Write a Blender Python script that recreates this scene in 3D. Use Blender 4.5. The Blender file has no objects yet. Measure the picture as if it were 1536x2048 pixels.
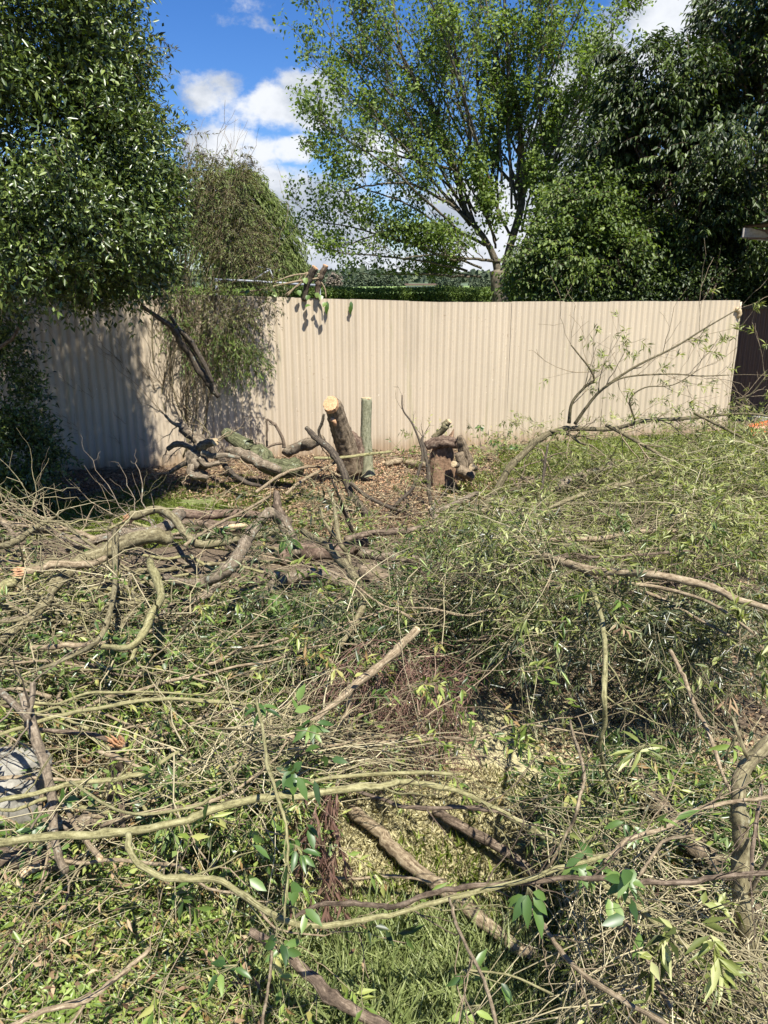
import bpy, math, random
import numpy as np
from mathutils import Vector, Matrix, noise as mnoise

# ------------------------------------------------------------------ camera
F = 1550.0                      # focal length in photo pixels (photo 1536 x 2048)
CAMH = 2.15
PITCH = math.radians(16.2)
SC = bpy.context.scene
COL = SC.collection
cam_d = bpy.data.cameras.new('camera')
cam_d.sensor_fit = 'VERTICAL'
cam_d.sensor_height = 24.0
cam_d.sensor_width = 18.0
cam_d.lens = 24.0 * F / 2048.0
cam_d.clip_start = 0.05
cam_d.clip_end = 4000.0
cam = bpy.data.objects.new('camera', cam_d)
COL.objects.link(cam)
cam.location = (0, 0, CAMH)
cam.rotation_euler = (math.pi / 2 - PITCH, 0, 0)
SC.camera = cam

SC.view_settings.view_transform = 'Standard'
SC.view_settings.look = 'None'
SC.view_settings.exposure = 1.08
SC.view_settings.gamma = 1.0
SC.view_settings.use_curve_mapping = False
try:
    SC.cycles.max_bounces = 8
    SC.cycles.diffuse_bounces = 3
    SC.cycles.glossy_bounces = 2
    SC.cycles.transmission_bounces = 4
    SC.cycles.transparent_max_bounces = 8
    SC.cycles.use_denoising = True
except Exception:
    pass

# ------------------------------------------------------------------ sun and sky
SUN_EL = math.radians(59)
SUN_ROT = math.radians(157)     # behind the camera, a little to the right
sd = Vector((math.sin(SUN_ROT) * math.cos(SUN_EL), math.cos(SUN_ROT) * math.cos(SUN_EL), math.sin(SUN_EL)))
sun_d = bpy.data.lights.new('sun', 'SUN')
sun_d.energy = 5.0
sun_d.angle = math.radians(0.53)
sun_d.color = (1.0, 0.955, 0.87)
sun = bpy.data.objects.new('sun', sun_d)
COL.objects.link(sun)
sun.rotation_euler = sd.to_track_quat('Z', 'Y').to_euler()

FWD = np.array([0, math.cos(PITCH), -math.sin(PITCH)])
UPV = np.array([0, math.sin(PITCH), math.cos(PITCH)])
RGT = np.array([1.0, 0, 0])
CAM = np.array([0, 0, CAMH])

def ray(px, py):
    return FWD + (px - 768.0) / F * RGT - (py - 1024.0) / F * UPV

def at(px, py, z=0.0):
    d = ray(px, py)
    return CAM + d * ((z - CAMH) / d[2])

def aty(px, py, Y):
    d = ray(px, py)
    return CAM + d * (Y / d[1])

def at_many(px, py, z):
    px, py = np.asarray(px, float), np.asarray(py, float)
    d = FWD[None] + ((px - 768.0) / F)[:, None] * RGT[None] - ((py - 1024.0) / F)[:, None] * UPV[None]
    return CAM[None] + d * ((z - CAMH) / d[:, 2])[:, None]

def depth_of(p):
    return float(np.dot(np.asarray(p) - CAM, FWD))

# world -------------------------------------------------------------
world = bpy.data.worlds.new('World')
SC.world = world
world.use_nodes = True
wt = world.node_tree
for n in list(wt.nodes):
    wt.nodes.remove(n)
def wn(t, **kw):
    n = wt.nodes.new(t)
    for k, v in kw.items():
        setattr(n, k, v)
    return n
def wl(a, b):
    wt.links.new(a, b)
w_out = wn('ShaderNodeOutputWorld')
w_bg = wn('ShaderNodeBackground')
w_bg.inputs['Strength'].default_value = 0.05
wl(w_bg.outputs[0], w_out.inputs[0])
sky = wn('ShaderNodeTexSky', sky_type='NISHITA')
sky.sun_disc = False
sky.sun_elevation = SUN_EL
sky.sun_rotation = SUN_ROT
sky.altitude = 0
sky.air_density = 1.0
sky.dust_density = 0.25
sky.ozone_density = 6.0
hs = wn('ShaderNodeHueSaturation')
hs.inputs['Saturation'].default_value = 1.25
hs.inputs['Value'].default_value = 1.42
hs.inputs['Hue'].default_value = 0.512
wl(sky.outputs[0], hs.inputs['Color'])
tc = wn('ShaderNodeTexCoord')
def blobsum(blobs):
    last = None
    for (px, py, rx, ry, amp) in blobs:
        d = ray(px, py); L = np.linalg.norm(d); d = d / L
        vm = wn('ShaderNodeVectorMath', operation='SUBTRACT')
        wl(tc.outputs['Generated'], vm.inputs[0])
        vm.inputs[1].default_value = tuple(d)
        sc = wn('ShaderNodeVectorMath', operation='MULTIPLY')
        wl(vm.outputs[0], sc.inputs[0])
        sx, sy = F * L / rx, F * L / ry
        sc.inputs[1].default_value = (sx, sx, sy)
        ln = wn('ShaderNodeVectorMath', operation='LENGTH')
        wl(sc.outputs[0], ln.inputs[0])
        mr = wn('ShaderNodeMapRange', interpolation_type='SMOOTHSTEP')
        mr.inputs['From Min'].default_value = 1.25
        mr.inputs['From Max'].default_value = 0.25
        mr.inputs['To Min'].default_value = 0.0
        mr.inputs['To Max'].default_value = amp
        wl(ln.outputs['Value'], mr.inputs['Value'])
        if last is None:
            last = mr.outputs[0]
        else:
            a = wn('ShaderNodeMath', operation='MAXIMUM')
            wl(last, a.inputs[0]); wl(mr.outputs[0], a.inputs[1])
            last = a.outputs[0]
    return last
BL = [(425, 178, 100, 62, .85), (530, 222, 140, 60, .85), (620, 205, 90, 80, .75), (470, 300, 170, 70, .8),
      (590, 300, 70, 38, 1.0), (540, 385, 170, 75, 1.0), (640, 470, 190, 120, 1.0), (640, 560, 300, 70, .95),
      (1330, 60, 130, 120, 1.0), (1210, 190, 130, 190, .95), (1180, 330, 150, 160, 1.0), (980, 470, 260, 150, .95),
      (1400, 420, 260, 170, .9), (330, 150, 50, 26, .5), (760, 330, 110, 90, .6), (1900, 200, 350, 200, 1.0),
      (-500, 250, 500, 180, 1.0), (2600, 450, 600, 150, .9), (-1400, 300, 600, 200, .9)]
blob = blobsum(BL)
def wnoise(scale, detail, rough, off=(0, 0, 0), lac=2.1):
    mp = wn('ShaderNodeMapping')
    mp.inputs['Location'].default_value = off
    mp.inputs['Scale'].default_value = (1, 1, 1.5)
    wl(tc.outputs['Generated'], mp.inputs['Vector'])
    nz = wn('ShaderNodeTexNoise')
    nz.inputs['Scale'].default_value = scale
    nz.inputs['Detail'].default_value = detail
    nz.inputs['Roughness'].default_value = rough
    nz.inputs['Lacunarity'].default_value = lac
    wl(mp.outputs[0], nz.inputs['Vector'])
    return nz.outputs[0]
def wmath(op, a, b):
    m = wn('ShaderNodeMath', operation=op)
    for i, v in enumerate((a, b)):
        if isinstance(v, (int, float)):
            m.inputs[i].default_value = v
        else:
            wl(v, m.inputs[i])
    return m.outputs[0]
nz1 = wnoise(11.0, 9.0, 0.58)
dens = wmath('ADD', blob, wmath('MULTIPLY', wmath('SUBTRACT', nz1, 0.5), 2.6))
al = wn('ShaderNodeMapRange', interpolation_type='SMOOTHSTEP')
al.inputs['From Min'].default_value = 0.30
al.inputs['From Max'].default_value = 0.78
wl(dens, al.inputs['Value'])
nz2 = wnoise(9.0, 7.0, 0.55, (0.035, 0.0, -0.06))
shade = wn('ShaderNodeMapRange', interpolation_type='SMOOTHSTEP')
shade.inputs['From Min'].default_value = 0.34
shade.inputs['From Max'].default_value = 0.62
wl(nz2, shade.inputs['Value'])
cc = wn('ShaderNodeMix', data_type='RGBA')
cc.inputs['A'].default_value = (4.6, 5.2, 6.2, 1)
cc.inputs['B'].default_value = (8.9, 9.2, 9.7, 1)
wl(shade.outputs[0], cc.inputs['Factor'])
mxs = wn('ShaderNodeMix', data_type='RGBA')
wl(al.outputs[0], mxs.inputs['Factor'])
wl(hs.outputs[0], mxs.inputs['A'])
wl(cc.outputs['Result'], mxs.inputs['B'])
wl(mxs.outputs['Result'], w_bg.inputs['Color'])

# ------------------------------------------------------------------ materials
def new_mat(name):
    m = bpy.data.materials.new(name)
    m.use_nodes = True
    nt = m.node_tree
    b = nt.nodes['Principled BSDF']
    return m, nt, b

def ramp(nt, cols):
    r = nt.nodes.new('ShaderNodeValToRGB')
    el = r.color_ramp.elements
    n = len(cols)
    while len(el) < n:
        el.new(0.5)
    for i, c in enumerate(cols):
        p = i / (n - 1) if len(c) == 3 else c[3]
        el[i].position = p
        el[i].color = (c[0], c[1], c[2], 1)
    return r

def leaf_mat(name, cols, rough=0.45, transl=0.3, spec=0.5, tint=(1.25, 1.35, 0.5)):
    m, nt, b = new_mat(name)
    a = nt.nodes.new('ShaderNodeAttribute'); a.attribute_name = 'var'
    r = ramp(nt, cols)
    nt.links.new(a.outputs['Fac'], r.inputs[0])
    nt.links.new(r.outputs[0], b.inputs['Base Color'])
    b.inputs['Roughness'].default_value = rough
    b.inputs['Specular IOR Level'].default_value = spec
    if transl > 0:
        t = nt.nodes.new('ShaderNodeBsdfTranslucent')
        mu = nt.nodes.new('ShaderNodeMix'); mu.data_type = 'RGBA'; mu.blend_type = 'MULTIPLY'
        mu.inputs['Factor'].default_value = 1
        nt.links.new(r.outputs[0], mu.inputs['A'])
        mu.inputs['B'].default_value = (*tint, 1)
        nt.links.new(mu.outputs['Result'], t.inputs['Color'])
        mx = nt.nodes.new('ShaderNodeMixShader')
        mx.inputs[0].default_value = transl
        nt.links.new(b.outputs[0], mx.inputs[1])
        nt.links.new(t.outputs[0], mx.inputs[2])
        nt.links.new(mx.outputs[0], nt.nodes['Material Output'].inputs[0])
    return m

def noise_node(nt, scale, detail=6, rough=0.6, vec=None, dist=0.0):
    n = nt.nodes.new('ShaderNodeTexNoise')
    n.inputs['Scale'].default_value = scale
    n.inputs['Detail'].default_value = detail
    n.inputs['Roughness'].default_value = rough
    n.inputs['Distortion'].default_value = dist
    if vec is not None:
        nt.links.new(vec, n.inputs['Vector'])
    return n

def bark_mat(name, cols, lichen=None, lich_amt=0.0, scale=14, bump=0.5, bdist=0.01, rough=0.85, ridged=False):
    m, nt, b = new_mat(name)
    tc = nt.nodes.new('ShaderNodeTexCoord')
    uv = nt.nodes.new('ShaderNodeAttribute'); uv.attribute_name = 'tuv'
    n1 = noise_node(nt, scale * 2.2, 8, 0.72, tc.outputs['Object'])
    mp = nt.nodes.new('ShaderNodeMapping')
    mp.inputs['Scale'].default_value = (30, 3.0, 1) if ridged else (12, 6, 1)
    nt.links.new(uv.outputs['Vector'], mp.inputs['Vector'])
    n3 = noise_node(nt, 1.6 if ridged else 2.0, 5, 0.65, mp.outputs[0], 0.4)
    ad = nt.nodes.new('ShaderNodeMix'); ad.data_type = 'FLOAT'
    ad.inputs['Factor'].default_value = 0.55
    nt.links.new(n1.outputs[0], ad.inputs['A']); nt.links.new(n3.outputs[0], ad.inputs['B'])
    mr = nt.nodes.new('ShaderNodeMapRange')
    mr.inputs['From Min'].default_value = 0.40; mr.inputs['From Max'].default_value = 0.61
    nt.links.new(ad.outputs['Result'], mr.inputs['Value'])
    r = ramp(nt, cols)
    nt.links.new(mr.outputs[0], r.inputs[0])
    last = r.outputs[0]
    if lichen is not None:
        n2 = noise_node(nt, scale * 0.55, 5, 0.7, tc.outputs['Object'])
        m2 = nt.nodes.new('ShaderNodeMapRange')
        m2.inputs['From Min'].default_value = 0.62 - lich_amt
        m2.inputs['From Max'].default_value = 0.68 - lich_amt
        nt.links.new(n2.outputs[0], m2.inputs['Value'])
        mx = nt.nodes.new('ShaderNodeMix'); mx.data_type = 'RGBA'
        nt.links.new(m2.outputs[0], mx.inputs['Factor'])
        nt.links.new(last, mx.inputs['A'])
        mx.inputs['B'].default_value = (*lichen, 1)
        last = mx.outputs['Result']
    nt.links.new(last, b.inputs['Base Color'])
    b.inputs['Roughness'].default_value = rough
    b.inputs['Specular IOR Level'].default_value = 0.25
    bp = nt.nodes.new('ShaderNodeBump')
    bp.inputs['Strength'].default_value = bump
    bp.inputs['Distance'].default_value = bdist
    nt.links.new(ad.outputs['Result'], bp.inputs['Height'])
    nt.links.new(bp.outputs[0], b.inputs['Normal'])
    return m

def simple_mat(name, col, rough=0.7, metal=0.0, nscale=20, var=0.25, bump=0.15, bdist=0.003):
    m, nt, b = new_mat(name)
    tc = nt.nodes.new('ShaderNodeTexCoord')
    n = noise_node(nt, nscale, 6, 0.65, tc.outputs['Object'])
    r = ramp(nt, [tuple(c * (1 - var) for c in col), tuple(min(1, c * (1 + var)) for c in col)])
    mr = nt.nodes.new('ShaderNodeMapRange')
    mr.inputs['From Min'].default_value = 0.3; mr.inputs['From Max'].default_value = 0.7
    nt.links.new(n.outputs[0], mr.inputs['Value'])
    nt.links.new(mr.outputs[0], r.inputs[0])
    nt.links.new(r.outputs[0], b.inputs['Base Color'])
    b.inputs['Roughness'].default_value = rough
    b.inputs['Metallic'].default_value = metal
    bp = nt.nodes.new('ShaderNodeBump')
    bp.inputs['Strength'].default_value = bump; bp.inputs['Distance'].default_value = bdist
    nt.links.new(n.outputs[0], bp.inputs['Height'])
    nt.links.new(bp.outputs[0], b.inputs['Normal'])
    return m

M = {}
# leaves
M['shrub'] = leaf_mat('glossy_dark_leaf', [(.016, .028, .007), (.045, .072, .015), (.10, .145, .028), (.21, .26, .065)], 0.36, 0.2, 0.6)
M['plane'] = leaf_mat('plane_tree_leaf', [(.07, .11, .024), (.14, .20, .045), (.25, .32, .09)], 0.5, 0.45, 0.35)
M['cherry'] = leaf_mat('dark_drooping_leaf', [(.010, .020, .005), (.032, .055, .011), (.10, .14, .03)], 0.45, 0.22, 0.4)
M['mid'] = leaf_mat('olive_green_leaf', [(.035, .06, .012), (.085, .13, .026), (.17, .225, .045)], 0.5, 0.35, 0.4)
M['willow'] = leaf_mat('willow_leaf', [(.07, .10, .025), (.13, .17, .045), (.19, .24, .07)], 0.6, 0.35, 0.3)
M['hedge'] = leaf_mat('hedge_leaf', [(.05, .08, .015), (.11, .165, .03), (.19, .26, .055)], 0.6, 0.2, 0.3)
M['purple'] = leaf_mat('withered_purple_leaf', [(.04, .03, .02), (.08, .07, .032), (.12, .135, .042), (.17, .21, .055)], 0.5, 0.25, 0.4, (1.2, 1, .6))
M['far'] = leaf_mat('distant_tree_leaf', [(.03, .045, .03), (.06, .08, .045), (.09, .11, .06)], 0.7, 0.0, 0.2)
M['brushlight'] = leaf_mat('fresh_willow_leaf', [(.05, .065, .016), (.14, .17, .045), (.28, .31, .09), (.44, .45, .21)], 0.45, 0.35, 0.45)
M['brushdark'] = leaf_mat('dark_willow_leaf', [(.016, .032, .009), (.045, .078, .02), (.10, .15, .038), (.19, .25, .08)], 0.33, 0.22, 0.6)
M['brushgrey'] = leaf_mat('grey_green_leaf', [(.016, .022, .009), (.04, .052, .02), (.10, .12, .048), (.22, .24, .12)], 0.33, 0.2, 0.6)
M['brushmix'] = leaf_mat('mixed_brush_leaf', [(.022, .042, .009), (.075, .125, .022), (.18, .25, .045), (.36, .38, .12), (.28, .18, .075)], 0.42, 0.25, 0.5)
M['deadleaf'] = leaf_mat('withered_red_leaf', [(.07, .038, .030), (.15, .085, .062), (.25, .165, .115)], 0.5, 0.15, 0.4, (1.2, .9, .8))
M['bigleaf'] = leaf_mat('broad_green_leaf', [(.03, .065, .016), (.055, .11, .024), (.10, .17, .036), (.19, .27, .07)], 0.42, 0.28, 0.6)
M['lime'] = leaf_mat('lime_green_leaf', [(.14, .20, .04), (.22, .30, .06), (.32, .40, .12)], 0.4, 0.35, 0.5)
M['grass'] = leaf_mat('green_grass_blade', [(.09, .12, .035), (.18, .22, .07), (.32, .35, .15)], 0.45, 0.3, 0.4)
M['lawn'] = leaf_mat('fine_lawn_blade', [(.14, .18, .03), (.22, .28, .05), (.30, .34, .09)], 0.5, 0.3, 0.3)
M['straw'] = leaf_mat('dry_grass_blade', [(.40, .365, .17), (.54, .49, .27), (.66, .60, .38)], 0.6, 0.35, 0.3, (1, .95, .7))
M['litter'] = leaf_mat('fallen_leaf', [(.07, .04, .022), (.15, .09, .05), (.26, .18, .10), (.36, .28, .17)], 0.7, 0.0, 0.3)
M['twigs'] = leaf_mat('dry_twig', [(.06, .05, .028), (.17, .145, .08), (.36, .31, .18), (.56, .50, .33)], 0.75, 0.0, 0.3)
M['pinktwig'] = leaf_mat('pinkish_dead_twig', [(.065, .03, .024), (.19, .108, .08), (.38, .28, .20)], 0.7, 0.0, 0.3)
# barks
LI = (.27, .28, .22)
M['grey'] = bark_mat('grey_lichen_bark', [(.055, .045, .032), (.16, .125, .085), (.29, .24, .175)], LI, 0.03, 34)
M['olive'] = bark_mat('olive_branch_bark', [(.07, .058, .032), (.17, .145, .078), (.29, .26, .155)], (.30, .30, .22), -.03, 26, 0.55)
M['yellow'] = bark_mat('yellow_green_bark', [(.10, .09, .04), (.235, .215, .10), (.35, .325, .175)], (.12, .10, .06), -.02, 30, 0.6)
M['tan'] = bark_mat('tan_branch_bark', [(.10, .07, .042), (.24, .185, .115), (.40, .33, .22)], (.10, .08, .055), -.03, 28, 0.55)
M['brown'] = bark_mat('brown_bark', [(.04, .028, .019), (.12, .088, .06), (.27, .21, .15)], None, 0, 18, 0.7)
M['brownolive'] = bark_mat('dark_olive_bark', [(.05, .042, .024), (.12, .10, .055), (.22, .19, .11)], None, 0, 24, 0.35)
M['dark'] = bark_mat('dark_bark', [(.025, .02, .015), (.07, .055, .04), (.14, .115, .08)], (.25, .27, .22), 0.0, 20, 0.5)
M['mossy'] = bark_mat('mossy_log_bark', [(.035, .035, .018), (.10, .105, .05), (.20, .20, .11)], (.27, .29, .2), 0.03, 14, 0.9, 0.025, ridged=True)
M['ridged'] = bark_mat('ridged_log_bark', [(.06, .045, .028), (.17, .13, .085), (.30, .235, .16)], None, 0, 14, 0.9, 0.02, ridged=True)
M['red'] = bark_mat('reddish_bark', [(.05, .032, .022), (.135, .092, .065), (.26, .195, .14)], (.27, .27, .22), 0.0, 26, 0.7)
M['rot'] = bark_mat('rotten_red_wood', [(.09, .055, .033), (.25, .16, .10), (.48, .36, .25)], None, 0, 12, 0.9, 0.02)
M['ground_bark'] = M['ridged']
M['treebark'] = bark_mat('plane_tree_bark', [(.045, .038, .026), (.10, .085, .058), (.18, .155, .11)], (.22, .15, .05), 0.0, 3, 0.5, 0.03)
M['wood'] = simple_mat('fresh_cut_wood', (.52, .31, .16), 0.75, 0, 60, 0.25, 0.5, 0.004)
M['palewood'] = simple_mat('pale_cut_wood', (.50, .40, .24), 0.75, 0, 60, 0.2, 0.4, 0.003)
M['torn'] = simple_mat('torn_splintered_wood', (.52, .30, .16), 0.8, 0, 50, 0.45, 0.8, 0.006)

def ring_mat(name, c1, c2):
    m, nt, b = new_mat(name)
    tc = nt.nodes.new('ShaderNodeTexCoord')
    nz = noise_node(nt, 9, 4, .6, tc.outputs['Object'])
    ad = nt.nodes.new('ShaderNodeVectorMath'); ad.operation = 'ADD'
    sc_ = nt.nodes.new('ShaderNodeVectorMath'); sc_.operation = 'SCALE'; sc_.inputs['Scale'].default_value = .02
    nt.links.new(nz.outputs['Color'], sc_.inputs[0]); nt.links.new(tc.outputs['Object'], ad.inputs[0]); nt.links.new(sc_.outputs[0], ad.inputs[1])
    l = nt.nodes.new('ShaderNodeVectorMath'); l.operation = 'LENGTH'; nt.links.new(ad.outputs[0], l.inputs[0])
    k = nt.nodes.new('ShaderNodeMath'); k.operation = 'MULTIPLY'; k.inputs[1].default_value = 520; nt.links.new(l.outputs['Value'], k.inputs[0])
    sn = nt.nodes.new('ShaderNodeMath'); sn.operation = 'SINE'; nt.links.new(k.outputs[0], sn.inputs[0])
    n2 = noise_node(nt, 40, 6, .7, tc.outputs['Object'])
    mx = nt.nodes.new('ShaderNodeMath'); mx.operation = 'MULTIPLY_ADD'; mx.inputs[1].default_value = .16; nt.links.new(sn.outputs[0], mx.inputs[0]); nt.links.new(n2.outputs[0], mx.inputs[2])
    r = ramp(nt, [(c1[0] * .55, c1[1] * .5, c1[2] * .5, .25), (*c1, .48), (*c2, .75)])
    nt.links.new(mx.outputs[0], r.inputs[0]); nt.links.new(r.outputs[0], b.inputs['Base Color'])
    b.inputs['Roughness'].default_value = .8
    bp = nt.nodes.new('ShaderNodeBump'); bp.inputs['Strength'].default_value = .5; bp.inputs['Distance'].default_value = .004
    nt.links.new(n2.outputs[0], bp.inputs['Height']); nt.links.new(bp.outputs[0], b.inputs['Normal'])
    return m
M['wood'] = ring_mat('orange_sawn_face', (.46, .25, .12), (.60, .40, .22))
M['palewood'] = ring_mat('pale_sawn_face', (.42, .31, .17), (.56, .46, .29))

# ------------------------------------------------------------------ mesh building
class MB:
    """collects vertices, quads and triangles of one mesh"""
    def __init__(s):
        s.v = []; s.q = []; s.t = []; s.a = []; s.u = []; s.n = 0
    def add(s, v, q=None, t=None, a=None, u=None):
        v = np.asarray(v, float).reshape(-1, 3)
        m = len(v)
        s.v.append(v)
        if q is not None and len(q): s.q.append(np.asarray(q, np.int64).reshape(-1, 4) + s.n)
        if t is not None and len(t): s.t.append(np.asarray(t, np.int64).reshape(-1, 3) + s.n)
        s.a.append(np.full(m, 0.5) if a is None else np.asarray(a, float).reshape(-1))
        s.u.append(np.zeros((m, 3)) if u is None else np.asarray(u, float).reshape(-1, 3))
        s.n += m
    def box(s, c, size, rz=0.0, a=None):
        c = np.asarray(c, float); h = np.asarray(size, float) / 2
        v = np.array([[x, y, z] for z in (-1, 1) for y in (-1, 1) for x in (-1, 1)], float) * h
        cs, sn = math.cos(rz), math.sin(rz)
        v = np.stack([v[:, 0] * cs - v[:, 1] * sn, v[:, 0] * sn + v[:, 1] * cs, v[:, 2]], 1) + c
        s.add(v, [[0, 2, 3, 1], [4, 5, 7, 6], [0, 1, 5, 4], [2, 6, 7, 3], [0, 4, 6, 2], [1, 3, 7, 5]])
    def build(s, name, mat, parent=None, origin=(0, 0, 0), smooth=True):
        v = np.concatenate(s.v) - np.asarray(origin, float)
        me = bpy.data.meshes.new(name)
        nq = sum(len(x) for x in s.q); ntr = sum(len(x) for x in s.t)
        idx = []
        if nq: idx.append(np.concatenate(s.q).reshape(-1))
        if ntr: idx.append(np.concatenate(s.t).reshape(-1))
        idx = np.concatenate(idx).astype(np.int32)
        me.vertices.add(len(v)); me.vertices.foreach_set('co', v.astype(np.float32).reshape(-1))
        me.loops.add(len(idx)); me.loops.foreach_set('vertex_index', idx)
        me.polygons.add(nq + ntr)
        st = np.concatenate([np.arange(nq) * 4, nq * 4 + np.arange(ntr) * 3]).astype(np.int32)
        me.polygons.foreach_set('loop_start', st)
        me.polygons.foreach_set('use_smooth', np.full(nq + ntr, smooth, bool))
        at_ = me.attributes.new('var', 'FLOAT', 'POINT')
        at_.data.foreach_set('value', np.clip(np.concatenate(s.a), 0, 1).astype(np.float32))
        uu = np.concatenate(s.u)
        if np.any(uu):
            at2 = me.attributes.new('tuv', 'FLOAT_VECTOR', 'POINT')
            at2.data.foreach_set('vector', uu.astype(np.float32).reshape(-1))
        me.update(calc_edges=True)
        me.validate()
        if isinstance(mat, str): mat = M[mat]
        me.materials.append(mat)
        o = bpy.data.objects.new(name, me)
        COL.objects.link(o)
        if parent is not None:
            o.parent = parent
            o.location = np.asarray(origin, float) - np.array(parent.get('_org', (0, 0, 0)))
        else:
            o.location = origin
        return o

def tag(o, label=None, cat=None, group=None, kind=None):
    if label: o['label'] = label
    if cat: o['category'] = cat
    if group: o['group'] = group
    if kind: o['kind'] = kind
    return o

def empty(name, loc, label, cat, group=None):
    o = bpy.data.objects.new(name, None)
    COL.objects.link(o)
    o.location = loc
    o['_org'] = [float(x) for x in loc]
    return tag(o, label, cat, group)

RNG = np.random.default_rng(11)
def unit(v):
    return v / np.maximum(np.linalg.norm(v, axis=-1, keepdims=True), 1e-9)

def tubes(mb, P, R, k=5, var=None, cap=True, rnoise=0.0, seed=0):
    """P (N,M,3) polylines, R (N,M) radii"""
    P = np.asarray(P, float); R = np.asarray(R, float)
    if P.ndim == 2: P = P[None]; R = R[None]
    N, Mm = R.shape
    T = unit(np.gradient(P, axis=1))
    c = P - P.mean(1, keepdims=True)
    cov = np.einsum('nmi,nmj->nij', c, c) + np.eye(3)[None] * 1e-9
    w, ev = np.linalg.eigh(cov)
    ref = ev[:, :, 0][:, None, :]
    U = np.cross(T, np.broadcast_to(ref, T.shape))
    U = unit(U); V = np.cross(T, U)
    ang = np.arange(k) / k * 2 * math.pi
    Rr = R[:, :, None] * np.ones(k)[None, None]
    if rnoise:
        g = np.random.default_rng(seed)
        a = g.normal(0, 1, (N, Mm, k))
        a = (a + np.roll(a, 1, 1) + np.roll(a, 1, 2) + np.roll(a, -1, 2)) / 2
        rid = g.normal(0, 1, (N, 1, k)) * .8
        Rr = Rr * (1 + rnoise * (a * .6 + rid))
    ring = P[:, :, None, :] + Rr[..., None] * (np.cos(ang)[None, None, :, None] * U[:, :, None, :] + np.sin(ang)[None, None, :, None] * V[:, :, None, :])
    verts = ring.reshape(-1, 3)
    i = np.arange(Mm - 1)[:, None] * k; j = np.arange(k)[None]
    j2 = (j + 1) % k
    q = np.stack([i + j, i + j2, i + k + j2, i + k + j], -1).reshape(-1, 4)
    base = (np.arange(N) * Mm * k)[:, None, None]
    q = (q[None] + base).reshape(-1, 4)
    ln = np.concatenate([np.zeros((N, 1)), np.cumsum(np.linalg.norm(np.diff(P, axis=1), axis=2), 1)], 1)
    uu = np.stack([np.broadcast_to((np.cos(ang) * .12)[None, None], (N, Mm, k)), np.broadcast_to(ln[:, :, None], (N, Mm, k)),
                   np.broadcast_to((np.sin(ang) * .12)[None, None], (N, Mm, k))], -1).copy()
    uu[..., 0] += 0.37 * np.arange(N)[:, None, None] + 0.01
    if var is None: var = RNG.random(N)
    va = np.broadcast_to(np.asarray(var)[:, None, None], (N, Mm, k)).reshape(-1)
    if cap and k >= 3:
        # fan caps: add centre vertices
        cen = np.stack([P[:, 0], P[:, -1]], 1).reshape(-1, 3)
        n0 = N * Mm * k
        t = []
        jj = np.arange(k)
        b0 = (np.arange(N) * Mm * k)[:, None]
        c0 = n0 + np.arange(N) * 2
        t.append(np.stack([b0 + (jj + 1) % k, b0 + jj, np.broadcast_to(c0[:, None], (N, k))], -1).reshape(-1, 3))
        b1 = b0 + (Mm - 1) * k
        t.append(np.stack([b1 + jj, b1 + (jj + 1) % k, np.broadcast_to(c0[:, None] + 1, (N, k))], -1).reshape(-1, 3))
        uc = np.stack([uu[:, 0, 0], uu[:, -1, 0]], 1).reshape(-1, 3)
        mb.add(np.concatenate([verts, cen]), q, np.concatenate(t), np.concatenate([va, np.repeat(np.asarray(var), 2)]), np.concatenate([uu.reshape(-1, 3), uc]))
    else:
        mb.add(verts, q, None, va, uu.reshape(-1, 3))
    return ring

def spline(pts, per=5):
    """Catmull-Rom through rows of pts (any number of columns)"""
    pts = np.asarray(pts, float)
    p = np.vstack([2 * pts[0] - pts[1], pts, 2 * pts[-1] - pts[-2]])
    out = []
    for i in range(1, len(p) - 2):
        for t in np.linspace(0, 1, per, endpoint=False):
            a, b, c, d = p[i - 1], p[i], p[i + 1], p[i + 2]
            out.append(0.5 * ((2 * b) + (-a + c) * t + (2 * a - 5 * b + 4 * c - d) * t * t + (-a + 3 * b - 3 * c + d) * t ** 3))
    out.append(pts[-1])
    return np.array(out)

def leaves(mb, P, D, Nn, L, Wd, var, lod=0, curl=0.15, fold=0.25):
    """leaf blades from base P along D, face normal about Nn"""
    N = len(P)
    if N == 0: return
    D = unit(D); S = unit(np.cross(D, Nn)); Nn = np.cross(S, D)
    L = np.broadcast_to(L, (N,))[:, None]; Wd = np.broadcast_to(Wd, (N,))[:, None] * .5
    f = fold
    if lod == 0:
        v = np.stack([P, P + D * L * .45 + S * Wd + Nn * Wd * f, P + D * L - Nn * L * curl, P + D * L * .45 - S * Wd + Nn * Wd * f], 1)
        t = np.array([[0, 1, 2], [0, 2, 3]])
        tt = (t[None] + (np.arange(N) * 4)[:, None, None]).reshape(-1, 3)
        mb.add(v.reshape(-1, 3), None, tt, np.repeat(var, 4))
    else:
        def rib(t): return P + D * L * t - Nn * L * curl * t * t
        v = np.stack([P, rib(.3), rib(.68), rib(1.0),
                      rib(.25) + S * Wd * .85 + Nn * Wd * f, rib(.62) + S * Wd * .8 + Nn * Wd * f,
                      rib(.25) - S * Wd * .85 + Nn * Wd * f, rib(.62) - S * Wd * .8 + Nn * Wd * f], 1)
        t = np.array([[0, 4, 1], [2, 5, 3], [0, 1, 6], [2, 3, 7]])
        q = np.array([[1, 4, 5, 2], [1, 2, 7, 6]])
        o = (np.arange(N) * 8)[:, None, None]
        mb.add(v.reshape(-1, 3), (q[None] + o).reshape(-1, 4), (t[None] + o).reshape(-1, 3), np.repeat(var, 8))

def rand_dirs(n, g=None):
    g = g or RNG
    return unit(g.normal(0, 1, (n, 3)))

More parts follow.
